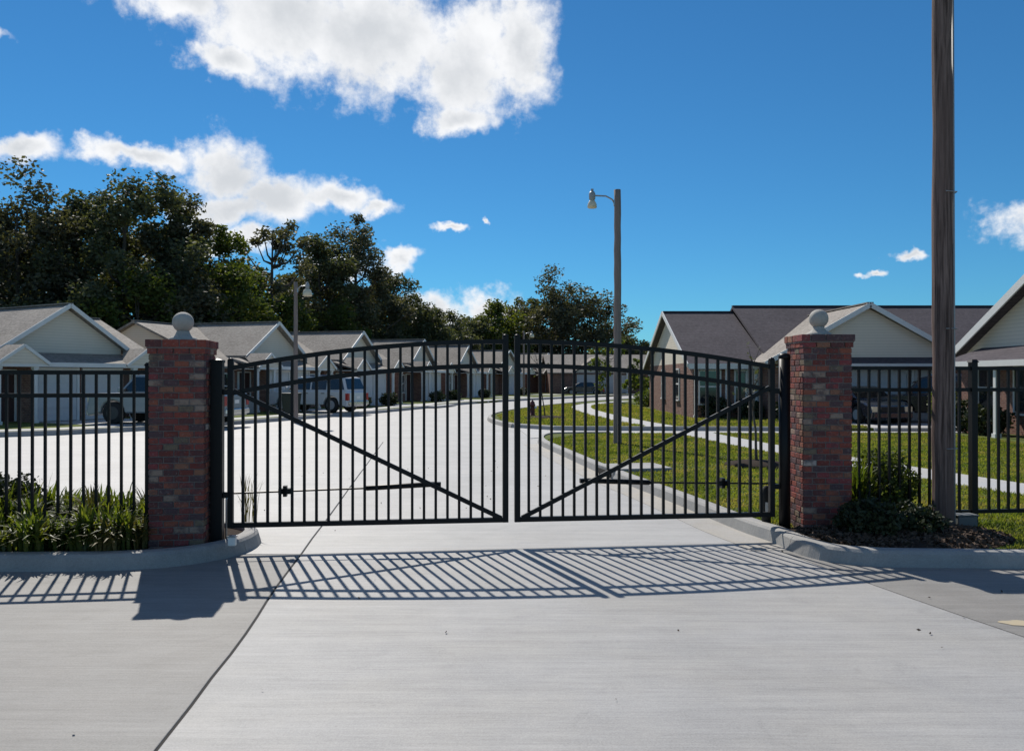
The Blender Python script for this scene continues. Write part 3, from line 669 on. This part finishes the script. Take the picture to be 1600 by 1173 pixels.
def side_house():
    t = thing('house', 'brick house with a steep gable at the right edge', 'house', (15.9, 29.2, LZ), R(-90))   # local x runs toward the camera, local -y faces the street
    hw = 5.2; gz, lo = 5.25, 2.62
    MB().box(0, 2 * hw, 0, 11, -.2, 2.45).build('wall', 'house_brick', t)
    MB().wallpoly([(.05, 2.5), (2 * hw - .05, 2.5), (hw, gz - .2)], -.07, .06).build('front_gable', 'siding', t)
    for s in (-1, 1):
        roofpart(t, [(hw, -.5, gz), (hw + s * (hw + .45), -.5, lo - .3), (hw + s * (hw + .45), 11.4, lo - .3), (hw, 11.4, gz)], 'roof', 'shingle_shaded', .14)
        rake(t, (hw, -.53, gz - .1), (hw + s * (hw + .45), -.53, lo - .4), .05, .24)
    roofpart(t, [(1.4, -1.5, 2.3), (9.6, -1.5, 2.3), (9.6, -.075, 2.8), (1.4, -.075, 2.8)], 'porch_roof', 'shingle_shaded', .09)
    MB().box(1.4, 9.6, -1.54, -1.505, 2.14, 2.32).build('fascia', 'trim', t)
    window(t, 1.6, .75, .9, 1.4, -.02); window(t, 3.6, .75, .9, 1.4, -.02); front_door(t, 5.2, -.02)
    for x in (1.6, 4.4): column(t, x, -1.35, 2.14, .13)
    window(t, 2.5, .8, 1.0, 1.3, -.02, 'x') if False else None
side_house()
def far_house(label, x, y, phi):
    t = thing('house', label, 'house', (x, y, LZ), R(phi))
    MB().box(-6, 6, 0, 9, -.2, 2.5).build('wall', 'house_brick', t)
    roofpart(t, [(-6.4, -.4, 2.45), (6.4, -.4, 2.45), (6.4, 4.5, 4.7), (-6.4, 4.5, 4.7)]); roofpart(t, [(6.4, 9.4, 2.45), (-6.4, 9.4, 2.45), (-6.4, 4.5, 4.7), (6.4, 4.5, 4.7)])
    MB().wallpoly([(-3.2, 2.4), (1.6, 2.4), (-.8, 4.1)], -.3, -.2).build('front_gable', 'siding', t)
    for s in (-1, 1): roofpart(t, [(-.8, -.7, 4.3), (-.8 + s * 2.7, -.7, 2.45), (-.8 + s * 2.7, -.2, 2.45), (-.8, 4, 4.3)])
    garage_door(t, -2.8, -.4, -.05); garage_door(t, 0, 1.4, -.05); window(t, 3.6, .8, 1.2, 1.3, -.02); front_door(t, 2.4, -.02, 'door_white')
    for x in (2, 3, 5.6): column(t, x, -.3, 2.4)
far_house('far house across the street end with a dark car before it', 10.5, 97, 4)
far_house('far house half hidden by the small trees beside the lamp pole', 19.5, 78, -24)

# ------------------------------------------------------------------ vehicles
def car(name, label, cat, x, y, heading, kind, paint, z=LZ + .01, Lc=None):
    t = thing(name, label, cat, (x, y, z), heading)
    K = dict(suv=(5.1, 1.95, 1.14, .40, [(-2.45, 1.14), (-2.2, 1.80), (-1.9, 1.86), (.45, 1.86), (.7, 1.80), (1.3, 1.14)], 1.08, 2.95),
             pickup=(5.7, 2.0, 1.22, .43, [(-.75, 1.22), (-.62, 1.86), (-.45, 1.92), (.75, 1.92), (.98, 1.86), (1.55, 1.22)], 1.2, 3.6),
             sedan=(4.7, 1.8, .93, .34, [(-1.9, .95), (-1.2, 1.38), (-.8, 1.45), (.2, 1.45), (.45, 1.4), (1.25, .95)], .84, 2.75))[kind]
    L, W, belt, wr, gh, hood, wb = K; xr, xf = -wb / 2 - .05, wb / 2 - .05; hl = L / 2
    arc = lambda cx: [(cx + (wr + .07) * math.cos(a), wr + (wr + .07) * math.sin(a)) for a in [math.pi * i / 8 for i in range(9)]]
    low = .3 if kind != 'sedan' else .2
    tail = belt if kind != 'sedan' else belt - .02
    poly = [(-hl, low + .2), (-hl + .02, tail - .12), (-hl + .1, tail), (gh[-1][0] + .05, belt), (hl - .5, hood), (hl - .1, hood - .14), (hl, low + .25), (hl - .05, low)]
    poly += [p for p in arc(xf)] + [p for p in arc(xr)] + [(-hl + .05, low)]
    b = MB().wallpoly(poly, -W / 2, W / 2).build('body', paint, t, bevel=.06)
    for p in b.data.polygons: p.use_smooth = False
    yy = lambda zz: W / 2 - .07 - (zz - belt) * .2
    n = len(gh); v = [(a, -yy(z_), z_ - (.02 if z_ == belt else 0)) for a, z_ in gh] + [(a, yy(z_), z_ - (.02 if z_ == belt else 0)) for a, z_ in gh]
    MB().add(v, [tuple(range(n)), tuple(range(2 * n - 1, n - 1, -1))] + [(i, n + i, n + (i + 1) % n, (i + 1) % n) for i in range(n)]).build('cabin', paint, t, bevel=.04)
    x0, x1 = gh[0][0], gh[-1][0]; zt = gh[2][1] - .1; zb = belt + .05
    ins = lambda zz, back: (gh[0][0] + (gh[1][0] - gh[0][0]) * (zz - belt) / (gh[1][1] - belt) + .13) if back else (gh[-1][0] + (gh[-2][0] - gh[-1][0]) * (zz - belt) / (gh[-2][1] - belt) - .13)
    cuts = dict(suv=[-1.25, -.25], pickup=[.3], sedan=[-.35])[kind]
    for s in (-1, 1):
        xs = [None] + cuts + [None]
        for i in range(len(xs) - 1):
            a0 = [ins(zb, True), ins(zt, True)] if i == 0 else [xs[i] + .05] * 2
            a1 = [ins(zb, False), ins(zt, False)] if i == len(xs) - 2 else [xs[i + 1] - .05] * 2
            q = [(a0[0], zb), (a1[0], zb), (a1[1], zt), (a0[1], zt)]
            vv = [(a, s * (yy(z_) + .004), z_) for a, z_ in q] + [(a, s * (yy(z_) + .012), z_) for a, z_ in q]
            MB().add(vv, [(0, 1, 2, 3), (7, 6, 5, 4)] + [(k, 4 + k, 4 + (k + 1) % 4, (k + 1) % 4) for k in range(4)]).build('side_window', 'car_glass', t)
        for cx in (xr, xf):
            w_ = MB().tube([(cx, s * (W / 2 - .24), wr), (cx, s * (W / 2 - .22), wr), (cx, s * (W / 2 - .04), wr), (cx, s * (W / 2 - .01), wr)], [wr * .93, wr, wr, wr * .93], 22).build('wheel', 'tyre', t, True)
            MB().tube([(cx, s * (W / 2 - .02), wr), (cx, s * (W / 2 + .003), wr)], [wr * .62, wr * .58], 14).build('rim', 'rim_dark' if kind == 'pickup' else 'grey_plastic', w_)
        MB().box(hl - .09, hl - .01, min(s * W * .3, s * W * .47), max(s * W * .3, s * W * .47), hood - .36, hood - .16).build('headlight', 'lamp_glass', t)
        MB().box(-hl - .012, -hl + .14, min(s * W * .41, s * (W * .5 + .004)), max(s * W * .41, s * (W * .5 + .004)), tail - .5, tail - .14).build('tail_light', 'tail_red', t)
        MB().box(x1 - .28, x1 - .12, min(s * W * .49, s * (W * .5 + .16)), max(s * W * .49, s * (W * .5 + .16)), belt + .02, belt + .2).build('mirror', paint, t, bevel=.03)
        for dx in cuts: MB().box(dx + .1, dx + .3, min(s * W / 2, s * (W / 2 + .03)), max(s * W / 2, s * (W / 2 + .03)), belt - .16, belt - .12).build('door_handle', 'chrome', t)
    for nm, (pa, pb) in (('windscreen', (gh[-1], gh[-2])), ('rear_window', (gh[0], gh[1]))):
        (ax, az_), (bx, bz) = pa, pb; L2 = lambda k: (ax + (bx - ax) * k, az_ + (bz - az_) * k)
        nx = (bz - az_); nz = -(bx - ax); ln = math.hypot(nx, nz); sg = 1 if nm == 'windscreen' else -1
        vv = []
        for off in (.003, .012):
            for k, sy in ((.1, -1), (.1, 1), (.92, 1), (.92, -1)):
                a, z_ = L2(k); vv.append((a + sg * abs(nx) / ln * off, sy * (yy(z_) - .09), z_ + abs(nz) / ln * off))
        MB().add(vv, [(0, 1, 2, 3), (7, 6, 5, 4)] + [(k, 4 + k, 4 + (k + 1) % 4, (k + 1) % 4) for k in range(4)]).build(nm, 'car_glass', t)
    MB().box(hl - .02, hl + .06, -W * .46, W * .46, low + .04, low + .26).build('bumper', 'chrome' if kind != 'sedan' else paint, t, bevel=.03)
    MB().box(-hl - .09, -hl + .03, -W * .46, W * .46, low + .1, low + .3).build('bumper', 'chrome' if kind != 'sedan' else paint, t, bevel=.03)
    MB().box(hl - .05, hl + .012, -W * .27, W * .27, hood - .42, hood - .17).build('grille', 'tyre', t)
    MB().box(-hl - .013, -hl + .02, -.17, .17, tail - .42, tail - .28).build('number_plate', 'white_plastic', t)
    if kind == 'suv':
        for s in (-1, 1): MB().tube([(-1.9, s * .7, 1.87), (-1.8, s * .7, 1.92), (.2, s * .7, 1.92), (.35, s * .7, 1.87)], .02, 6).build('roof_rail', 'chrome', t)
    if kind == 'pickup':
        MB().box(-hl + .14, gh[0][0] - .05, -W / 2 + .12, W / 2 - .12, belt - .01, belt + .012).build('bed_cover', 'tyre', t)
cx, cy = G(205, 664, LZ)
car('pickup_truck', 'pale grey pickup truck behind the left fence by the pillar', 'pickup', -13.55, 32.6, R(172), 'pickup', 'paint_silver')
car('estate_car', 'white estate car with roof rails seen through the left gate leaf', 'car', -10.35, 43.8, R(158), 'suv', 'paint_white')
car('estate_car', 'black estate car before the garage on the right', 'car', 17.2, 33.3, R(158), 'suv', 'paint_black')
car('sedan', 'dark sedan just right of the right brick pillar', 'car', 14.2, 34.0, R(-80), 'sedan', 'paint_navy')
car('sedan', 'far dark sedan at the end of the street', 'car', 8.1, 93.4, R(172), 'sedan', 'paint_black', .02)
t = thing('air_conditioner', 'grey air conditioner box beside the left gate post', 'air conditioner', (-13.6, 41.4, LZ), R(70))
MB().box(-.5, .5, -.45, .45, 0, .85).build('case', 'grey_plastic', t, bevel=.03)
MB().tube([(0, 0, .85), (0, 0, .9)], .36, 16).build('fan_grille', 'tyre', t)
t = thing('wheeled_bin', 'dark wheeled bin in front of the second left house', 'bin', (-10.8, 40.4, LZ), R(60))
MB().add([(-.25, -.3, .05), (.25, -.3, .05), (.25, .3, .05), (-.25, .3, .05), (-.32, -.38, 1.0), (.32, -.38, 1.0), (.32, .38, 1.0), (-.32, .38, 1.0)], [(3, 2, 1, 0), (4, 5, 6, 7), (0, 1, 5, 4), (1, 2, 6, 5), (2, 3, 7, 6), (3, 0, 4, 7)]).build('bin_body', 'bin_green', t, bevel=.03)
MB().box(-.34, .34, -.41, .4, 1.0, 1.07).build('lid', 'bin_green', t, bevel=.03)
for s in (-1, 1): MB().tube([(s * .25, .32, .12), (s * .31, .32, .12)], .12, 12).build('wheel', 'tyre', t)
hx, hy = G(832, 650, LZ)
t = thing('fire_hydrant', 'dark fire hydrant on the far lawn behind the gate', 'hydrant', (hx, hy, LZ))
MB().lathe([(.17, 0), (.17, .05), (.11, .06), (.11, .48), (.14, .5), (.14, .54), (.12, .56), (.1, .66), (.04, .72), (.03, .78), (.001, .78)], 14).build('barrel', 'hydrant_paint', t, True)
for s in (-1, 1): MB().tube([(s * .08, 0, .4), (s * .2, 0, .4), (s * .2, 0, .4)], [.06, .06, .05], 10).build('nozzle', 'white_plastic', t)
MB().tube([(0, -.08, .36), (0, -.22, .36)], .075, 10).build('nozzle', 'hydrant_paint', t)

# ------------------------------------------------------------------ trees
def leaves(pts, size, rg, flat=.5):
    k = len(pts); a = rg.normal(size=(k, 3)); a[:, 2] *= flat; a /= np.linalg.norm(a, axis=1)[:, None]
    b = rg.normal(size=(k, 3)); b -= (a * b).sum(1)[:, None] * a; b /= np.linalg.norm(b, axis=1)[:, None]
    s = size * rg.uniform(.55, 1.35, (k, 1))
    return np.stack([pts - a * s * .5, pts + b * s * .3 - a * s * .05, pts + a * s * .5, pts - b * s * .3 - a * s * .05], 1)
def tree(name, label, x, y, h, r, seed, lm, n=7000, ls=.42, low=.12, clumps=46, cr=.30, group=None, bark='bark', z0=LZ, trunk=None, spread=1.0):
    rg = np.random.default_rng(seed); rnd = random.Random(seed)
    t = thing(name, label, 'tree', (x, y, z0), rnd.uniform(0, 6), group)
    zc = h * (low + 1) / 2; rz = h * (1 - low) / 2
    cen = []
    while len(cen) < clumps:
        d = rg.normal(size=3); d /= np.linalg.norm(d); q = rg.uniform(.2, 1) ** .5
        p = d * q * np.array([r, r, rz]) * rg.uniform(.85, 1.06)
        tz = (p[2] / rz + 1) / 2
        w = 1.05 - .45 * max(0, tz - .55) / .45
        p[:2] *= w; cen.append(p + (0, 0, zc))
    cen = np.array(cen); sz = rg.uniform(.6, 1.3, clumps) * r * cr
    idx = rg.integers(0, clumps, n); o = rg.normal(size=(n, 3)); o /= np.linalg.norm(o, axis=1)[:, None]
    o *= rg.uniform(0, 1, (n, 1)) ** .55
    P = cen[idx] + o * sz[idx][:, None] * np.array([1, 1, .8]) * spread + rg.normal(size=(n, 3)) * .05
    P[:, 2] = np.maximum(P[:, 2], h * low * .5 + .1)
    quads('crown', leaves(P, ls, rg), 4, lm, t)
    tr = trunk or h * .016; m = MB()
    k = 7; tp = [(rnd.uniform(-.15, .15) * i / k * r * .2, rnd.uniform(-.15, .15) * i / k * r * .2, h * .86 * i / k - .2) for i in range(k + 1)]
    m.tube(tp, [tr * (1.25 - 1.1 * i / k) for i in range(k + 1)], 8)
    for c in cen[:: max(1, clumps // 16)]:
        zb = max(h * .12, min(c[2] - r * .45, h * .7)); i = min(k, max(0, zb / (h * .86) * k)); a = Vector(tp[int(i)]); a.z = zb
        c = Vector(c); mid = (a + c) / 2 + Vector((0, 0, -.04 * h))
        m.tube([a, mid, c], [tr * .45, tr * .28, tr * .08], 5)
    m.build('trunk', bark, t, True)
    return t
def at_top(px, py, Y): return ((px - 800) / F * Y, HC + (HZ - py) / F * Y - LZ)
wood = [(-70, 262, 60, 5.2, 'leaf_dark'), (28, 258, 56, 5.0, 'leaf_brown'), (118, 292, 60, 4.6, 'leaf_dark'), (196, 250, 58, 5.4, 'leaf_dark'), (272, 296, 62, 4.2, 'leaf_brown'),
        (330, 345, 66, 4.4, 'leaf_green'), (424, 328, 70, 4.2, 'leaf_brown'), (500, 362, 78, 4.6, 'leaf_dark'), (556, 352, 82, 5.0, 'leaf_brown'), (608, 424, 88, 4.6, 'leaf_dark'), (655, 474, 92, 4.2, 'leaf_dark'), (690, 498, 104, 4.6, 'leaf_dark')]
POS = ['leftmost', 'second from the left', 'third from the left', 'fourth from the left and tallest', 'fifth from the left', 'the light green sixth', 'the thin seventh', 'eighth from the left', 'ninth from the left', 'tenth from the left', 'eleventh from the left', 'twelfth and farthest right']
GW = 'tall trees of the wood behind the left houses'
for i, (px_, py_, Y, r, lm) in enumerate(wood):
    x, h = at_top(px_, py_ - (14 if i > 1 else -16), Y); thin = i == 6
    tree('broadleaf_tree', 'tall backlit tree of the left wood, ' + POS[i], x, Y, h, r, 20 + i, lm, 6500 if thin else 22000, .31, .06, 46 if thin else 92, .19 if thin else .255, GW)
back = [(-20, 330, 74, 6.5), (90, 340, 76, 6.5), (230, 350, 78, 6.5), (370, 400, 84, 6), (470, 420, 92, 6), (580, 450, 100, 6)]
for i, (px_, py_, Y, r) in enumerate(back):
    x, h = at_top(px_, py_, Y)
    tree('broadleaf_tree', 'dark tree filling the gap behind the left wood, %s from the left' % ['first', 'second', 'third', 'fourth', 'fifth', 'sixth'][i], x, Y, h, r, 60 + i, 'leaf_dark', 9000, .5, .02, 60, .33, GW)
under = [(10, 455, 50, 3.4, 'leaf_dark'), (115, 440, 52, 3.6, 'leaf_dark'), (215, 425, 54, 3.6, 'leaf_green'), (300, 440, 57, 3.4, 'leaf_brown'), (372, 395, 61, 3.3, 'leaf_green'), (440, 450, 66, 3.2, 'leaf_green'), (520, 470, 74, 3.4, 'leaf_green'), (592, 470, 84, 3.6, 'leaf_dark')]
for i, (px_, py_, Y, r, lm) in enumerate(under):
    x, h = at_top(px_, py_, Y)
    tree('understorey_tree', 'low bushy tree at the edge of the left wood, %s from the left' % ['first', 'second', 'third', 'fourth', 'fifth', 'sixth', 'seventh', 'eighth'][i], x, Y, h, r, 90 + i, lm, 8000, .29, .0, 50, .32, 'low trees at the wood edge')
mid = [(735, 492, 122, 5.5, 'leaf_dark', 'rounded far tree left of the gate middle'), (775, 474, 124, 6.0, 'leaf_green', 'pale green far tree above the gate middle'), (866, 425, 126, 7.0, 'leaf_brown', 'tallest far tree right of the gate middle'),
       (922, 446, 128, 7.0, 'leaf_brown', 'broad far tree just left of the lamp pole'), (815, 456, 132, 6.5, 'leaf_dark', 'dark far tree between two taller ones above the gate'), (985, 530, 125, 5.0, 'leaf_dark', 'low dark far tree right of the lamp pole'), (700, 512, 118, 4.5, 'leaf_dark', 'low far tree where the wood meets the street end')]
for i, (px_, py_, Y, r, lm, lb) in enumerate(mid):
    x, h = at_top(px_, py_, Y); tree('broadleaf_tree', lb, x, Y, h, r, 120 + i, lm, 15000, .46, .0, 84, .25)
for i, (px_, py_, Y, r, lb) in enumerate([(948, 508, 62, 1.5, 'small yellow-green tree left of the lamp pole'), (1004, 560, 58, 1.5, 'low yellow-green tree right of the lamp pole')]):
    x, h = at_top(px_, py_, Y); tree('ornamental_tree', lb, x, Y, h, r, 150 + i, 'leaf_bright', 1500, .24, .18, 26, .26, trunk=.06)
def sapling(label, x, y, h, seed, lean=0, n=60, lm='leaf_dark', mr=.7):
    rnd = random.Random(seed); rg = np.random.default_rng(seed)
    t = thing('sapling', label, 'tree', (x, y, LZ)); m = MB()
    tp = [(lean * i / 6 + rnd.uniform(-.02, .02), rnd.uniform(-.02, .02), h * i / 6) for i in range(7)]
    m.tube(tp, [.032 - .004 * i for i in range(7)], 7); tips = []
    for k in range(11):
        i = rnd.randint(3, 5); a = Vector(tp[i]) + (Vector(tp[i + 1]) - Vector(tp[i])) * rnd.random(); d = Vector((rnd.uniform(-1, 1), rnd.uniform(-1, 1), rnd.uniform(.7, 1.6))).normalized() * h * rnd.uniform(.12, .26)
        m.tube([a, a + d * .5 + Vector((0, 0, -.03)), a + d], [.012, .008, .003], 5); tips += [a + d * q for q in (.4, .6, .8, 1)]
    m.build('trunk', 'trunk_grey', t, True)
    tp_ = np.array([tuple(tips[rnd.randrange(len(tips))]) for _ in range(n)]) + rg.normal(size=(n, 3)) * .07
    quads('crown', leaves(tp_, .11, rg), 4, lm, t)
    MB().lathe([(mr, 0), (mr * .9, .05), (mr * .45, .10), (.001, .11)], 18).build('mulch_ring', 'mulch', t, True)
sx_, sy_ = G(1183, 727, LZ); sapling('bare young tree in a mulch ring behind the right gate hinge', sx_, sy_, 2.15, 3, -.12, 34)
sx_, sy_ = G(852, 653, LZ); sapling('thin leaning sapling in a mulch ring beside the hydrant', sx_, sy_, 3.0, 5, -.45, 30, mr=1.0)
sx_, sy_ = G(985, 690, LZ)

# ------------------------------------------------------------------ shrubs and low plants
def shrub(name, label, x, y, h, r, seed, lm, n=2600, ls=.09, group=None, z0=LZ, yr=None):
    rg = np.random.default_rng(seed); t = thing(name, label, 'shrub', (x, y, z0), 0, group); yr = yr or r
    d = rg.normal(size=(n, 3)); d /= np.linalg.norm(d, axis=1)[:, None]; q = rg.uniform(.1, 1, (n, 1)) ** .4
    lump = 1 + .22 * np.sin(d[:, :1] * 5 + seed) * np.cos(d[:, 1:2] * 6 + d[:, 2:3] * 4)
    P = d * q * lump * np.array([r, yr, h * .52]) + np.array([0, 0, h * .5]); P[:, 2] = np.maximum(P[:, 2], .01)
    quads('foliage', leaves(P, ls, rg, .8), 4, lm, t)
    m = MB(); rnd = random.Random(seed)
    for k in range(7): m.tube([(0, 0, -.05), (rnd.uniform(-.3, .3) * r, rnd.uniform(-.3, .3) * r, h * .35), (rnd.uniform(-.7, .7) * r, rnd.uniform(-.7, .7) * r, h * .75)], [.018, .012, .004], 5)
    m.build('stem', 'bark', t)
    return t
def clump(name, label, x, y, h, n, seed, lm, group=None, w=.022, z0=LZ, spread=.5):
    rg = np.random.default_rng(seed); t = thing(name, label, 'plant', (x, y, z0), 0, group)
    a = rg.uniform(0, 2 * np.pi, n); H = h * rg.uniform(.6, 1.15, n); out = spread * h * rg.uniform(.15, 1.25, n); k = 5
    bx, by = rg.normal(0, .05, n), rg.normal(0, .05, n); V = []
    dx, dy = np.cos(a), np.sin(a); pts = []
    for i in range(k + 1):
        s = i / k; zz = H * (1.55 * s - .75 * s * s * (.5 + out / h)); rr = out * s * s + .02 * s; ww = w * (1 - s) ** .5 * (.6 + .8 * min(s * 4, 1)) * .6
        pts.append((np.stack([bx + dx * rr - dy * ww, by + dy * rr + dx * ww, zz], 1), np.stack([bx + dx * rr + dy * ww, by + dy * rr - dx * ww, zz], 1)))
    for i in range(k): V.append(np.stack([pts[i][0], pts[i][1], pts[i + 1][1], pts[i + 1][0]], 1))
    quads('leaves', np.concatenate(V), 4, lm, t)
rr = random.Random(8)
for i in range(92):
    x = -6.9 + 2.95 * (i % 46) / 45 + rr.uniform(-.06, .06); y = (rr.uniform(8.38, 8.85) if i < 46 else rr.uniform(9.05, 9.75))
    clump('daylily_clump', 'arching strap-leaved clump in the left planting bed', x, y, rr.uniform(.26, .46) + (.1 if i >= 46 else 0), 75, 200 + i, rr.choice(['blade_green', 'blade_green', 'blade_green', 'blade_dry']), 'strap-leaved clumps under the left fence', .026, LZ, .75)
shrub('round_shrub', 'dark round shrub behind the left fence at the edge', -5.95, 9.55, .66, .5, 301, 'leaf_shrub', 3000, .07)
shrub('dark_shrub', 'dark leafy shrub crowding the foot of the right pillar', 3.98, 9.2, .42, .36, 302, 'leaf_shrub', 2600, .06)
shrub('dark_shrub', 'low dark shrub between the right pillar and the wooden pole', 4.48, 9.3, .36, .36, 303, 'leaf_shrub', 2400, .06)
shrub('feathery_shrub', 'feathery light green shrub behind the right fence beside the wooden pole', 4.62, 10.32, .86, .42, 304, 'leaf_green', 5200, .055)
clump('ornamental_grass', 'green grass tuft behind the right fence beside the pillar', 4.2, 10.05, .72, 220, 305, 'blade_green', None, .014, LZ, .4)
clump('weed_tuft', 'thin weeds beside the left gate post', -3.2, 10.02, .55, 30, 306, 'blade_dry', None, .008, LZ, .3)
for i, (x, y, h, r, lb) in enumerate([(9.1, 36.7, .95, .7, 'dark shrub below the first window of the right house'), (10.5, 36.6, .8, .6, 'dark shrub beside the front door of the right house'), (11.9, 35.0, .9, .8, 'dark shrub left of the broad garage gable'),
                                      (15.0, 27.6, 1.1, .75, 'dark rounded shrub at the corner of the right-edge house'), (15.0, 26.0, .9, .7, 'second dark shrub along the right-edge house'), (15.1, 28.9, 1.5, .5, 'upright green shrub behind the right fence post')]):
    shrub('house_shrub', lb, x, y, h, r, 320 + i, 'leaf_shrub' if i != 5 else 'leaf_green', 1500, .14, 'shrubs along the right houses')
for i, (x, y) in enumerate([(-8.0, 49.5), (-6.9, 53.2), (-4.6, 62.6), (-3.6, 66.4), (-1.4, 74.5), (2.2, 86)]):
    shrub('porch_shrub', 'low dark porch shrub of the left row, %s from the near end' % ['first', 'second', 'third', 'fourth', 'fifth', 'sixth'][i], x - 1.1, y + .4, .8, .6, 340 + i, 'leaf_shrub', 700, .2, 'low shrubs by the left porches')
shrub('yellow_shrub', 'yellow-green bush on the far right lawn', 8.8, 52.5, 1.0, 1.1, 350, 'leaf_bright', 1200, .2)

# mulch bed at the right pillar
def mulch_bed():
    rg = np.random.default_rng(5); cx, cy, a, b = 4.38, 9.33, 1.24, .84; n, k = 26, 9; v = [(0, 0, .10)]; f = []
    for i in range(1, k + 1):
        for j in range(n):
            an = 2 * math.pi * j / n; q = i / k; e = 1 + .08 * math.sin(3 * an) + .05 * math.sin(7 * an + 1)
            v.append((a * q * e * math.cos(an), b * q * e * math.sin(an), .10 * (1 - q * q) + rg.uniform(-.012, .012) * (1 if i < k else 0) - (.01 if i == k else 0)))
    f += [(0, 1 + j, 1 + (j + 1) % n) for j in range(n)]
    f += [(1 + (i - 1) * n + j, 1 + i * n + j, 1 + i * n + (j + 1) % n, 1 + (i - 1) * n + (j + 1) % n) for i in range(1, k) for j in range(n)]
    o = MB().add(v, f).build('mulch_bed', 'mulch', None, True); o.location = (cx, cy, LZ + .004); tag(o, 'dark mulch mound round the right pillar and wooden pole', 'mulch', None, 'stuff')
    m = 4200; q = rg.uniform(0, 1, m) ** .5; an = rg.uniform(0, 6.283, m); P = np.stack([cx + a * q * np.cos(an) * .97, cy + b * q * np.sin(an) * .95, LZ + .10 * (1 - q * q) + .012 + rg.uniform(0, .02, m)], 1)
    V = leaves(P, .06, rg, .25); o = quads('mulch_chips', V, 4, 'mulch_chip'); tag(o, 'loose bark chips on the mulch by the wooden pole', 'mulch', None, 'stuff')
mulch_bed()

# grass blades
def lawn_blades(name, label, poly, n, h, exclude, seed, dens=None):
    rg = np.random.default_rng(seed); xs = [p[0] for p in poly]; ys = [p[1] for p in poly]
    x = rg.uniform(min(xs), max(xs), n); y0, y1 = min(ys), max(ys); y = y0 + (y1 - y0) * rg.uniform(0, 1, n) ** 1.7
    ok = inpoly(x, y, poly)
    for e in exclude: ok &= ~inpoly(x, y, e)
    x, y = x[ok], y[ok]; k = len(x); a = rg.uniform(0, 2 * np.pi, k); H = h * rg.uniform(.5, 1.3, k) * (1 + .35 * np.sin(x * 2.1) * np.cos(y * 1.7)); w = .006 + .0006 * y
    lx_, ly_ = rg.normal(0, .5, k) * H, rg.normal(0, .5, k) * H
    V = np.stack([np.stack([x - np.cos(a) * w, y - np.sin(a) * w, np.full(k, LZ)], 1), np.stack([x + np.cos(a) * w, y + np.sin(a) * w, np.full(k, LZ)], 1), np.stack([x + lx_, y + ly_, LZ + H], 1)], 1)
    tag(quads(name, V, 3, 'lawn_blade'), label, 'grass', None, 'stuff')
walk1 = offset(wl, -.6) + offset(wl, .6)[::-1]
inner = offset(smoothline(right_edge, .5), -.2)
near = [(14, inner[0][1] + .02)] + inner + [(2.2, 26.6), (14, 26.9)]
mb = [(4.38 + 1.22 * math.cos(a), 9.3 + .92 * math.sin(a)) for a in [i * .3 for i in range(21)]]
lawn_blades('lawn_grass', 'short mown grass of the lawn behind the right gate leaf', near, 200000, .042, [walk1, mb], 7)
farl = [(14.8, 29.8), (6.2, 30.3), (2, 30.6), (.4, 32.2), (-.5, 35.6), (-.7, 39.5), (-.2, 44), (1.1, 50), (3.6, 57), (8, 57), (8, 37), (14.8, 35)]
lawn_blades('lawn_grass', 'short mown grass of the far lawn round the hydrant', farl, 70000, .07, [offset(wl2, -.6) + offset(wl2, .6)[::-1], [(12.9, 29), (19.3, 29), (19.1, 36), (12.9, 36)]], 9)
rl = np.random.default_rng(77); dl = np.stack([rl.uniform(-6, 6, 110), rl.uniform(3.6, 20, 110), np.full(110, .012)], 1)
dl = dl[(np.abs(dl[:, 0] + .5) < .30 * dl[:, 1]) | (dl[:, 1] < 7.4)]
tag(quads('leaf_litter', leaves(dl, .03, rl, .2), 4, 'mulch_chip'), 'scattered dry leaf bits on the concrete', 'leaf litter', None, 'stuff')
S.cycles.max_bounces = 6; S.cycles.transparent_max_bounces = 8
